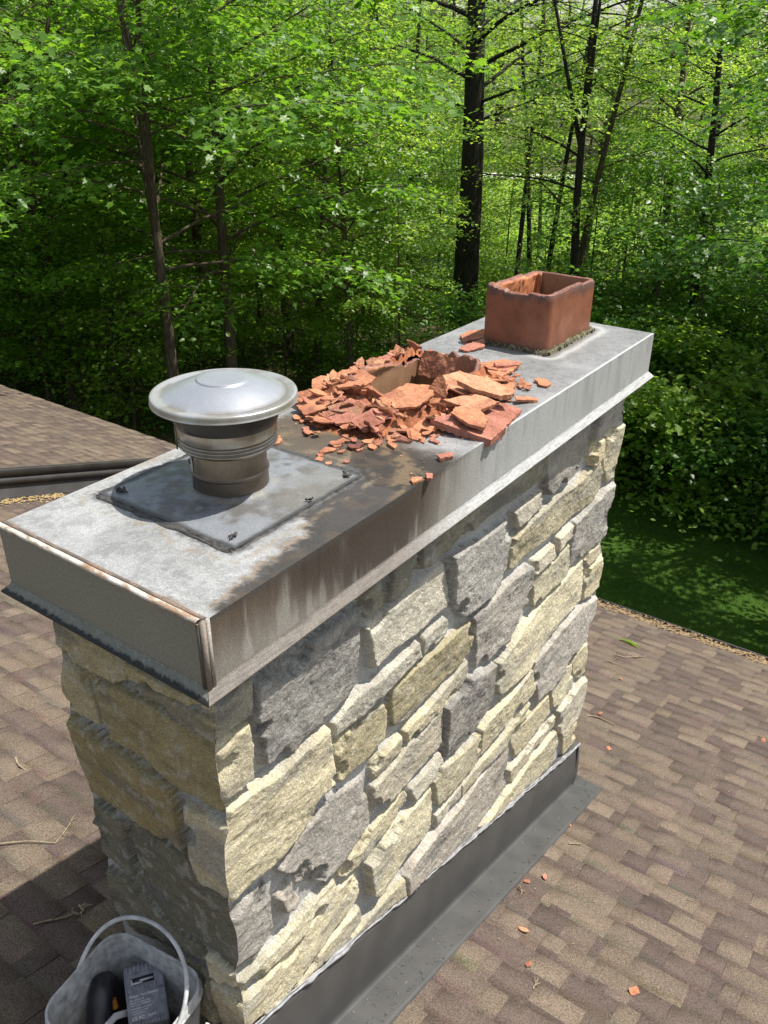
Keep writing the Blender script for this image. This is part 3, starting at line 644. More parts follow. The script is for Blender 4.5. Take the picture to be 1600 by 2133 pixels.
# base plate
mb = MB(); n = 110
px = np.linspace(VP[0], VP[1], n); py = np.linspace(VP[2], VP[3], n); X, Y = np.meshgrid(px, py)
dxe = np.minimum(np.minimum(X-VP[0], VP[1]-X), np.minimum(Y-VP[2], VP[3]-Y))
rr = np.hypot(X-VX, Y-VY)
Zp = .004+.004*sst(0, .10, dxe)+.010*np.exp(-((rr-.115)/.02)**2)*(rr > .1)+.004*(fbm(X, Y, 9, 3, 150)-.5)+.006*np.exp(-((rr-.17)/.06)**2)
n1 = fbm(X, Y, 9, 4, 151); n2 = fbm(X, Y, 34, 4, 152)
c = np.ones(X.shape+(3,))*np.array((.235, .25, .27))
c = c + (np.array((.125, .12, .112))-c)*sst(.42, .60, n1*.6+n2*.4)[..., None]*.85
c = c + (np.array((.20, .19, .165))-c)*(sst(-.42, -.25, X)*sst(.0, .35, (Y-.35))*.6)[..., None]
c = c + (np.array((.05, .05, .05))-c)*sst(.022, .006, dxe+.01*(n2-.5))[..., None]*.9
c = c + (np.array((.30, .28, .22))-c)*(np.exp(-((rr-.135)/.015)**2)*.6*sst(.4, .6, n2))[..., None]
V = np.stack([X, Y, Zp], -1).reshape(-1, 3); mb.add(V, grid_faces(n, n), c.reshape(-1, 3))
plate = mb.build('base_plate', M['plate'], vent, smooth=True, usecol=True)
# sealant bead round the plate
def beadmesh(loop, w_, h_, seed, k=10, closed=True):
    """irregular rounded sealant bead lying on z=base along a closed loop of (x,y,z)"""
    P = np.array(loop, float); n = len(P); Tg = np.roll(P, -1, 0)-np.roll(P, 1, 0); Tg /= np.linalg.norm(Tg, axis=1)[:, None]+1e-9
    Nn = np.stack([-Tg[:, 1], Tg[:, 0], 0*Tg[:, 0]], -1); tt = np.arange(n)
    ww = w_*(.6+.9*vn(tt*.23, tt*0, seed)); hh = h_*(.5+1.1*vn(tt*.31, tt*0, seed+1)); off = w_*.6*(vn(tt*.15, tt*0, seed+2)-.5)
    a = np.linspace(0, PI, k)
    V = P[:, None, :] + Nn[:, None, :]*(off[:, None]+ww[:, None]*np.cos(a)[None, :])[..., None]
    V[..., 2] += (hh[:, None]*np.sin(a)[None, :])-.002
    i = np.arange(n)[:, None]; j = np.arange(k-1)[None, :]; i2 = (i+1) % n
    if not closed: i = i[:-1]; i2 = i2[:-1]
    F = np.stack([i*k+j, i*k+j+1, i2*k+j+1, i2*k+j], -1).reshape(-1, 4)
    return V.reshape(-1, 3), F
def rectloop(x0, x1, y0, y1, z, n=60, r=.02):
    out = []
    pts = [(x0, y0), (x1, y0), (x1, y1), (x0, y1)]
    for i in range(4):
        a = np.array(pts[i]); b = np.array(pts[(i+1) % 4])
        for t in np.linspace(0, 1, n, endpoint=False): out.append((*(a+(b-a)*t), z))
    P = np.array(out)
    cx, cy = (x0+x1)/2, (y0+y1)/2
    dx = np.abs(P[:, 0]-cx)-((x1-x0)/2-r); dy = np.abs(P[:, 1]-cy)-((y1-y0)/2-r)
    m = (dx > 0) & (dy > 0); L = np.hypot(dx, dy)+1e-9
    sx = np.sign(P[:, 0]-cx); sy = np.sign(P[:, 1]-cy)
    P[m, 0] = (cx+sx*((x1-x0)/2-r+dx*r/L))[m]; P[m, 1] = (cy+sy*((y1-y0)/2-r+dy*r/L))[m]
    return P
V, F = beadmesh(rectloop(VP[0]-.004, VP[1]+.004, VP[2]-.004, VP[3]+.004, .001, 90, .03), .009, .004, 5)
mb = MB(); mb.add(V, F)
V, F = beadmesh(rectloop(VP[0]+.01, VP[1]-.01, VP[2]-.014, VP[2]-.004, .001, 60, .005), .008, .005, 8); mb.add(V, F)
r_ = random.Random(3)
for (qx, qy, nn) in ((-.690, .335, 9), (-.222, .335, 5), (-.205, .820, 7), (-.19, .62, 3)):
    for i in range(nn):
        a = r_.uniform(0, 6.28); d = r_.uniform(0, .018); P = [(qx+d*math.cos(a), qy+d*math.sin(a), .010), (qx+d*math.cos(a)+r_.uniform(-.01, .01), qy+d*math.sin(a)+r_.uniform(-.01, .01), .014), (qx+d*math.cos(a)+r_.uniform(-.014, .014), qy+d*math.sin(a)+r_.uniform(-.012, .012), .010)]
        mb.tube(P, [.003, .0045, .002], 6)
sl = mb.build('sealant', M['blackcaulk'], vent, smooth=True)

# ------------------------------------------------------------------ clay flue tiles
M['tile'] = vcolmat('fired_clay_tile', 14, .16, .55, .35, .002, 60, spec=.35, fine=(120, .08))
def flue(name, R4, topfn, wallt, seed, zlow=-.9, crust=None, label=None, outc=(.225, .082, .043), rad=.04, jag=.35):
    x0, x1, y0, y1 = R4; n = 300; cx, cy = (x0+x1)/2, (y0+y1)/2
    def loop(off):
        return rectloop(x0+off, x1-off, y0+off, y1-off, 0, n//4, max(rad-off, .012))
    Lo = loop(0); Li = loop(wallt); A = np.arctan2(Lo[:, 1]-cy, Lo[:, 0]-cx); tt = np.arange(len(Lo))
    top = np.array([topfn(p[0], p[1]) for p in Lo]) + jag*(.014*(fbm(tt*.045, tt*0, 1, 3, seed)-.5)+.006*(fbm(tt*.22, tt*0, 1, 3, seed+1)-.5))
    rows = []; cols = []
    no = np.stack([Lo[:, 0]-cx, Lo[:, 1]-cy], -1); no /= np.linalg.norm(no, axis=1)[:, None]
    for t in list(np.linspace(0, .9, 24))+[.94, .97, .99]:     # outside, bottom to top
        z = -.03+(top+.03)*t; fl = sst(.93, 1, t)*.006
        nzz = .0025*(fbm(tt*.05, np.full(len(tt), t*3), 3, 3, seed+4)-.5)
        P = np.stack([Lo[:, 0]+no[:, 0]*(nzz-fl), Lo[:, 1]+no[:, 1]*(nzz-fl), z], -1); rows.append(P)
        k = fbm(tt*.03, z*6, 2, 4, seed+6); c = np.array(outc)*(1+.6*(k-.5))[:, None]
        c = c + (np.array((.30, .13, .08))-c)*(sst(.5, .7, fbm(tt*.02, z*3, 3, 3, seed+9))*.5)[:, None]
        tr = z/np.maximum(top, .02); dk = sst(.80, .97, tr+.25*(fbm(tt*.08, z*8, 2, 3, seed+8)-.5))
        c = c + (np.array((.09, .06, .05))-c)*(dk*.8)[:, None]
        c = c + (np.array((.12, .085, .05))-c)*(sst(.045, .0, z)*.7)[:, None]
        cols.append(c)
    for t in (0, .35, .7, 1):          # rim
        P = Lo*(1-t)+Li*t; zz_ = top+.005*(fbm(tt*.15+9*t, tt*0+t*5, 1, 3, seed+11)-.3)-.004*(t in (0, 1)); P = np.stack([P[:, 0]-no[:, 0]*.006*(1-t), P[:, 1]-no[:, 1]*.006*(1-t), zz_], -1); rows.append(P)
        k = vn(tt*.9, tt*0+t*7, seed+12); cols.append(np.array((.20, .085, .06))*(.55+.9*k)[:, None])
    for t in np.linspace(0, 1, 30)[1:]:   # inside going down
        z = top+(zlow-top)*t**1.6
        cr = (crust(Lo[:, 0], Lo[:, 1], z) if crust else 0*tt)
        nzz = cr*(.008+.022*fbm(tt*.12, z*16, 2, 4, seed+20)+.020*(fbm(tt*.45, z*70, 1, 3, seed+25)-.3))
        P = np.stack([Li[:, 0]-no[:, 0]*nzz, Li[:, 1]-no[:, 1]*nzz, z], -1); rows.append(P)
        k = fbm(tt*.06, z*5, 3, 4, seed+21)
        c = np.array((.30, .17, .095))*(1+.5*(k-.5))[:, None]
        c = c + (np.array((.45, .17, .075))*(.5+k)[:, None]-c)*np.clip(cr, 0, 1)[:, None]
        cols.append(c)
    V = np.concatenate(rows); m = len(Lo); F = grid_faces(len(rows), m, wrap=True)
    me = npmesh(name, V, F, True, np.concatenate(cols)); o = rel(obj(name, me, M['tile'], chimney))
    if label: o['label'] = label
    return o
def top1(x, y):
    return .262 - .012*(x-FL1[0])/.33*0 - .045*(y-2.36)/.51*0 + (.010 if x < -.56 and y < 2.4 else 0) - (.010 if (x > -.5 and x < -.38 and y < 2.38) else 0) - .012*(y > 2.7)
fl1 = flue('flue_tile', FL1, top1, .028, 200, crust=lambda x, y, z: (x < -.57)*1.0*(z > .02)+(y < 2.40)*.3*(z > .1), label='whole rectangular red clay flue tile standing out of the far end of the cover')
V, F = beadmesh(rectloop(FL1[0]-.006, FL1[1]+.006, FL1[2]-.006, FL1[3]+.006, .0, 80, .045), .015, .018, 31)
mb = MB(); mb.add(V, F)
V, F = beadmesh(rectloop(FL1[0]-.010, FL1[1]+.012, FL1[2]-.014, FL1[3]+.010, .0, 80, .045), .009, .007, 35); mb.add(V, F)
for i in range(40):
    t = r_.uniform(0, 1)
    qx, qy = (FL1[1]+.012+r_.uniform(-.008, .012), FL1[2]+.51*t) if i % 2 else (FL1[0]+.33*t, FL1[2]-.014+r_.uniform(-.012, .006))
    if i > 30: qx, qy = FL1[1]+r_.uniform(-.01, .02), FL1[2]-r_.uniform(0, .025)
    s_ = r_.uniform(.004, .009); mb.tube([(qx, qy, .004), (qx+s_*.5, qy+s_*.4, .012+s_), (qx+s_, qy+s_, .006)], [s_*.5, s_*.8, s_*.4], 6)
ms = mb.build('mossy_mortar', M['moss'], fl1, smooth=True)
def top2(x, y):
    L = x < FL2[0]+.03; R = x > FL2[1]-.03; N_ = y < FL2[2]+.03; F_ = y > FL2[3]-.03
    if N_: return .095-.085*sst(-.60, -.33, x)*1.0
    if L: return .092+.018*math.sin((y-1.4)*14)-.03*float(sst(1.7, 1.84, y))
    if F_: return .070+.03*float(sst(-.6, -.52, x))
    return .035+.03*float(sst(1.5, 1.8, y))
fl2 = flue('flue_tile', FL2, top2, .020, 240, crust=lambda x, y, z: (x < -.60)*sst(.06, .10, z)*.5+(y < 1.37)*.4, label='flue tile broken off almost level with the cover, ragged rim around a dark hole', outc=(.42, .17, .085), jag=4.5)

# ------------------------------------------------------------------ flashing at the foot of the chimney
mb = MB(); n = 260
yy = np.linspace(-.02, 2.985, n); zt = zr(yy)+.42-.027*yy + .014*(fbm(yy, 0*yy, 7, 3, 300)-.5)+.010*(fbm(yy, 0*yy, 30, 2, 301)-.5)
zcr = zr(yy)+.022; rows = []
for t in np.linspace(0, 1, 10):
    x = XR+.040+.010*np.sin(t*PI)+.012*(fbm(yy, 0*yy+t, 2.5, 2, 303)-.5)*math.sin(t*PI); x = x+.010*(1-t)
    rows.append(np.stack([x, yy, zcr+(zt-zcr)*t], -1))
rows = [np.stack([np.full(n, XR+.215), yy, zr(yy)+.002], -1), np.stack([np.full(n, XR+.212), yy, zr(yy)+.0215+.003*(vn(yy*9, yy*0, 2)-.5)], -1), np.stack([np.full(n, XR+.20), yy, zr(yy)+.022+.002*(vn(yy*9, yy*0, 3)-.5)], -1), np.stack([np.full(n, XR+.13), yy, zr(yy)+.022], -1), np.stack([np.full(n, XR+.062), yy, zr(yy)+.021], -1)] + rows
rows.append(np.stack([np.full(n, XR+.012), yy, zt-.004], -1))
# stretch the flange a little past the far corner
V = np.stack(rows, 0); V[:5, :, 1] = np.linspace(-.02, 3.055, n)[None, :]; V[:5, :, 2] += (zr(V[:5, :, 1])-zr(yy)[None, :])
mb.add(V.reshape(-1, 3), grid_faces(len(rows), n)[:, ::-1])
# far (downhill) and near side aprons
for (ya, s_, up) in ((YF+.052, 1, .34), (YN-.05, -1, .16)):
    xs = np.linspace(XL-.06, XR+.055, 40); rw = []
    for (dy, dz) in ((s_*.16, .004), (s_*.155, .010), (s_*.004, .010), (0, .02), (0, up)):
        rw.append(np.stack([xs, np.full(40, ya+dy), zr(ya+dy)+dz+0*xs], -1))
    F = grid_faces(len(rw), 40); mb.add(np.stack(rw, 0).reshape(-1, 3), F if s_ > 0 else F[:, ::-1])
xs = np.linspace(0, 1, 60); ys = YN-.05+xs*(YF-YN+.1); rw = [np.stack([np.full(60, XL-.06-d), ys, zr(ys)+h], -1) for d, h in ((.14, .004), (.135, .010), (.0, .010), (0, .03), (0, .34))]
mb.add(np.stack(rw, 0).reshape(-1, 3), grid_faces(len(rw), 60))
flash = rel(mb.build('wall_flashing', M['flashing'], chimney)); flash['label'] = 'dark grey folded metal flashing along the foot of the stone'
mb = MB(); P = np.stack([np.full(n, XR+.046)+.004*(vn(yy*30, yy*0, 6)-.5), yy, zt-.002], -1)
tt = np.arange(n); rad = .004+.007*vn(yy*14, yy*0, 8)**2
mb.tube(P, rad, 8); V2 = P.copy(); V2[:, 2] += .010*vn(yy*22, yy*0, 9)+.004; V2[:, 0] -= .004; mb.tube(V2, rad*.8, 8)
cb = mb.build('caulk_bead', M['caulk'], flash, smooth=True)
mb = MB(); r_ = random.Random(8)
for i in range(60):
    y = -.0+i*.052+r_.uniform(-.015, .015)
    if i % 2 == 0:
        x = XR+r_.uniform(.165, .19); z = float(zr(y))+.0225
        mb.tube([(x, y, z), (x, y, z+.004)], [.006, .0045], 8)
for y in (3.0, 3.02, 3.035):
    x = XR+r_.uniform(.1, .2); z = float(zr(y))+.0225; mb.tube([(x, y, z), (x, y, z+.004)], [.007, .005], 8)
sc = mb.build('screws', M['screw'], flash, smooth=False); sc['kind'] = 'stuff'

# ------------------------------------------------------------------ the house roof around the chimney
chimney['label'] = 'tall rough cream and grey stone chimney with grey metal top cover on brown roof'
house = empty('house', (-3.0, 2.0, -4.0), 'brown shingled house roof surrounding the stone chimney, with a dark gutter at its eave', 'house')
HP = house.location
def relh(o, p=None):
    if o.parent is house: o.matrix_parent_inverse = Matrix.Translation(-HP)
    return o
TONES = [(.104, .079, .068), (.115, .088, .074), (.154, .120, .092), (.136, .106, .084), (.162, .127, .097), (.122, .094, .078)]
def shingles(x0, x1, y0, y1, zf, seed, keep=None):
    r = random.Random(seed); V = []; F = []; Cc = []; e = .162; n = 0; y = y1; row = 0
    def piece(a, b, yu, yd, lift, tone, butt):
        nonlocal n
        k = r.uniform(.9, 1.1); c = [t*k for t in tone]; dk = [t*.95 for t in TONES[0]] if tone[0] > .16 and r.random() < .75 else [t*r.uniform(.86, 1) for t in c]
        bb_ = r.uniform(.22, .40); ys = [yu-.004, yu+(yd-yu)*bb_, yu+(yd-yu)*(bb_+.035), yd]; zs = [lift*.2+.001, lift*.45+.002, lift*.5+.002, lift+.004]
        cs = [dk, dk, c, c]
        jit = r.uniform(-.003, .003)
        for i in range(4):
            for xx in (a, b):
                V.append((xx+(jit if i == 3 else 0), ys[i]+(jit*.6 if i == 3 else 0), zf(ys[i])+zs[i])); Cc.append(cs[i])
        for i in range(3): F.append((n+2*i, n+2*i+1, n+2*i+3, n+2*i+2))
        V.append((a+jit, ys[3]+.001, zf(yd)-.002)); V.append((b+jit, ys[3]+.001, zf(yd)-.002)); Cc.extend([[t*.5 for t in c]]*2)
        F.append((n+6, n+7, n+9, n+8))
        # sides, darkened with the butt to paint in shade at the tab edges
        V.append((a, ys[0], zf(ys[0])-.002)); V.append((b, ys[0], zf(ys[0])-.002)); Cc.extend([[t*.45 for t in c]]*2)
        F.append((n, n+6, n+8, n+10)); F.append((n+7, n+1, n+11, n+9)); n += 12
    while y > y0:
        yu, yd = y-e, y; x = x0-r.uniform(0, .3)
        while x < x1:               # bottom lamination
            wd = r.uniform(.18, .5); tone = r.choice(TONES[:4])
            piece(max(x, x0), min(x+wd-.0, x1), yu, yd, .003, tone, True); x += wd
        x = x0-r.uniform(0, .3)
        while x < x1:               # raised tabs
            wd = r.uniform(.09, .27); gap = r.uniform(.07, .27)
            if x > x0 and x+wd < x1: piece(x, x+wd, yu, yd-.001, .0095, r.choice(TONES[1:]), True)
            x += wd+gap
        y -= e; row += 1
    return V, F, Cc
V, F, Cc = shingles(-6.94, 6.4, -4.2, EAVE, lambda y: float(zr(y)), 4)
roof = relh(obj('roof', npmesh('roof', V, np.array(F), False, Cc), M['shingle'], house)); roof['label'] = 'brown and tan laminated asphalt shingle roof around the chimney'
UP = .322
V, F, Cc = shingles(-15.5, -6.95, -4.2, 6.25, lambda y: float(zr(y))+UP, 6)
roof2 = relh(obj('upper_roof', npmesh('upper_roof', V, np.array(F), False, Cc), M['shingle'], house)); roof2['label'] = 'slightly higher shingle roof section at the left edge'
mb = MB(); ys = np.linspace(-4.2, 6.28, 60)
def rib(y, pts, x0=0.0):
    rows = [np.stack([np.full(len(y), x0+a), y, zr(y)+b], -1) for a, b in pts]
    return np.stack(rows, 0).reshape(-1, 3), grid_faces(len(pts), len(y))
V, F = rib(ys, [(-6.99, UP+.012), (-6.93, UP+.014), (-6.925, UP+.006), (-6.925, UP-.075), (-6.94, UP-.08), (-6.94, UP-.09), (-6.905, UP-.095), (-6.905, UP-.16), (-6.93, UP-.165), (-6.93, .11), (-6.90, .10), (-6.90, .02), (-6.88, .014), (-6.74, .012), (-6.735, .004)])
mb.add(V, F)
# under-eave fascia of the upper roof
mb.box((-15.5, 6.24, float(zr(6.25))+UP-.22), (-6.92, 6.27, float(zr(6.25))+UP-.003))
rt = relh(mb.build('rake_trim', M['trim'], house)); rt['label'] = 'dark stepped metal trim along the open side of the upper roof'
r_ = random.Random(5)
mb = MB(); ex = EAVE
mb.box((-6.9, ex-.02, -4.36), (6.4, ex+.0, -4.118)); fas = relh(mb.build('fascia', M['trim'], house))
mb = MB(); zg = float(zr(ex))
mb.box((-6.9, ex+.002, zg-.13), (6.4, ex+.12, zg-.122)); mb.box((-6.9, ex+.116, zg-.122), (6.4, ex+.124, zg+.006)); mb.tube([(-6.9, ex+.12, zg+.01), (6.4, ex+.12, zg+.01)], .014, 10)
for x in (-6.9, 6.39): mb.box((x, ex+.002, zg-.122), (x+.01, ex+.116, zg))
gut = relh(mb.build('gutter', M['trim'], house))
def litter(name, m, parent, n, fn, seed, size=(.008, .03), flat=.4):
    r = np.random.default_rng(seed); V = []; F = []
    for i in range(n):
        c = fn(r); s = r.uniform(*size); a = r.uniform(0, 6.28); w_ = s*r.uniform(.25, .6)
        u = np.array((math.cos(a), math.sin(a), r.uniform(-.3, .3)*flat))*s; v = np.array((-math.sin(a), math.cos(a), r.uniform(-.3, .6)*flat))*w_
        k = len(V); c = np.array(c); V += [c-u, c-v*.8+(0, 0, s*.2), c+u, c+v+(0, 0, s*.1)]; F.append((k, k+1, k+2, k+3))
    return obj(name, npmesh(name, V, np.array(F)), m, parent)
gd = relh(litter('leaf_litter', M['gutterdebris'], gut, 2600, lambda r: (r.uniform(-3, 6.2), ex-.055+r.random()**.7*.16, zg+.012+r.uniform(0, .012)-(.0)), 3, (.007, .026))); gd['kind'] = 'stuff'
mb = MB(); mb.box((-6.8, ex+.004, zg-.12), (6.3, ex+.114, zg-.012)); gl = relh(mb.build('litter_bed', M['gutterdebris'], gut)); gl['kind'] = 'stuff'
# walls and underside so the house holds up from another side
mb = MB(); mb.box((-14.9, -3.9, GZ-.1), (6.0, 6.1, -4.45)); hw = relh(mb.build('wall', M['wallpaint'], house))
mb = MB()
P = [(-6.94, -4.2, float(zr(-4.2))-.01), (6.4, -4.2, float(zr(-4.2))-.01), (6.4, ex-.022, float(zr(ex-.022))-.01), (-6.94, ex-.022, float(zr(ex-.022))-.01)]
mb.add(P, [(0, 1, 2, 3)]); P2 = [(x, y, z-.12) for x, y, z in P]; mb.add(P2, [(3, 2, 1, 0)])
mb.add([P[1], P[2], P2[2], P2[1]], [(0, 1, 2, 3)]); mb.add([P[0], P[1], P2[1], P2[0]], [(0, 1, 2, 3)])
mb.box((-15.5, -4.2, -4.46), (6.3, 6.2, -4.4))
dk = relh(mb.build('roof_deck', M['trim'], house))

# ------------------------------------------------------------------ shards of the broken clay flue
CC = {'o': (.53, .24, .135), 'l': (.59, .305, .18), 'r': (.44, .195, .14), 'd': (.20, .085, .065), 'w': (.36, .20, .125)}
def shardmesh(name, pts, th, tone, seed, cuts=2):
    P = np.array(pts, float); c = P.mean(0); bm = bmesh.new(); r = random.Random(seed)
    # densify and roughen the outline
    out = []
    for i in range(len(P)):
        a = P[i]; b = P[(i+1) % len(P)]; L = np.linalg.norm(b-a); k = max(1, int(L/.014))
        for t in range(k):
            q = a+(b-a)*t/k; nrm = np.array((-(b-a)[1], (b-a)[0], 0))/(L+1e-9)
            j = r.uniform(-1, 1)*min(.0045, L*.10)*(0 if t == 0 else 1)
            out.append(q+nrm*j-c)
    top = [bm.verts.new(q) for q in out]
    bot = [bm.verts.new((q[0]*.97+r.uniform(-.001, .001), q[1]*.97+r.uniform(-.001, .001), q[2]-th*r.uniform(.75, 1.15))) for q in out]
    n = len(top); area = sum(out[i][0]*out[(i+1) % n][1]-out[(i+1) % n][0]*out[i][1] for i in range(n))
    if area < 0: top.reverse(); bot.reverse()
    bm.faces.new(top); bm.faces.new(bot[::-1])
    for i in range(n): bm.faces.new((top[i], bot[i], bot[(i+1) % n], top[(i+1) % n]))
    bmesh.ops.triangulate(bm, faces=bm.faces[:], quad_method='BEAUTY', ngon_method='BEAUTY')
    for _ in range(cuts):
        ed = [e for e in bm.edges if e.calc_length() > .012]
        if ed: bmesh.ops.subdivide_edges(bm, edges=ed, cuts=1, use_grid_fill=False)
        bmesh.ops.triangulate(bm, faces=[f for f in bm.faces if len(f.verts) > 3])
    bm.normal_update(); s = Vector((seed*1.37, seed*.71, seed*.33))
    for v in bm.verts:
        a = mnoise.noise(v.co*28+s)*.9 + mnoise.noise(v.co*75+s)*.5 + mnoise.noise(v.co*190+s)*.3
        v.co += v.normal*a*min(th*.34, .0045)
    me = bpy.data.meshes.new(name); bm.to_mesh(me); bm.free()
    co = np.empty(len(me.vertices)*3, np.float32); me.vertices.foreach_get('co', co); co = co.reshape(-1, 3)
    t = np.array(CC[tone]); k = fbm(co[:, 0]+seed, co[:, 1], 40, 3, seed % 17); k2 = fbm(co[:, 0]+seed, co[:, 1]+co[:, 2]*2, 12, 3, seed % 13)
    c4 = t*(1+.5*(k-.5))[:, None]; c4 = c4+(np.array((.26, .10, .07))-c4)*(sst(.52, .72, k2)*.55)[:, None]
    setcol(me, c4); me.materials.append(M['clay']); return me, c
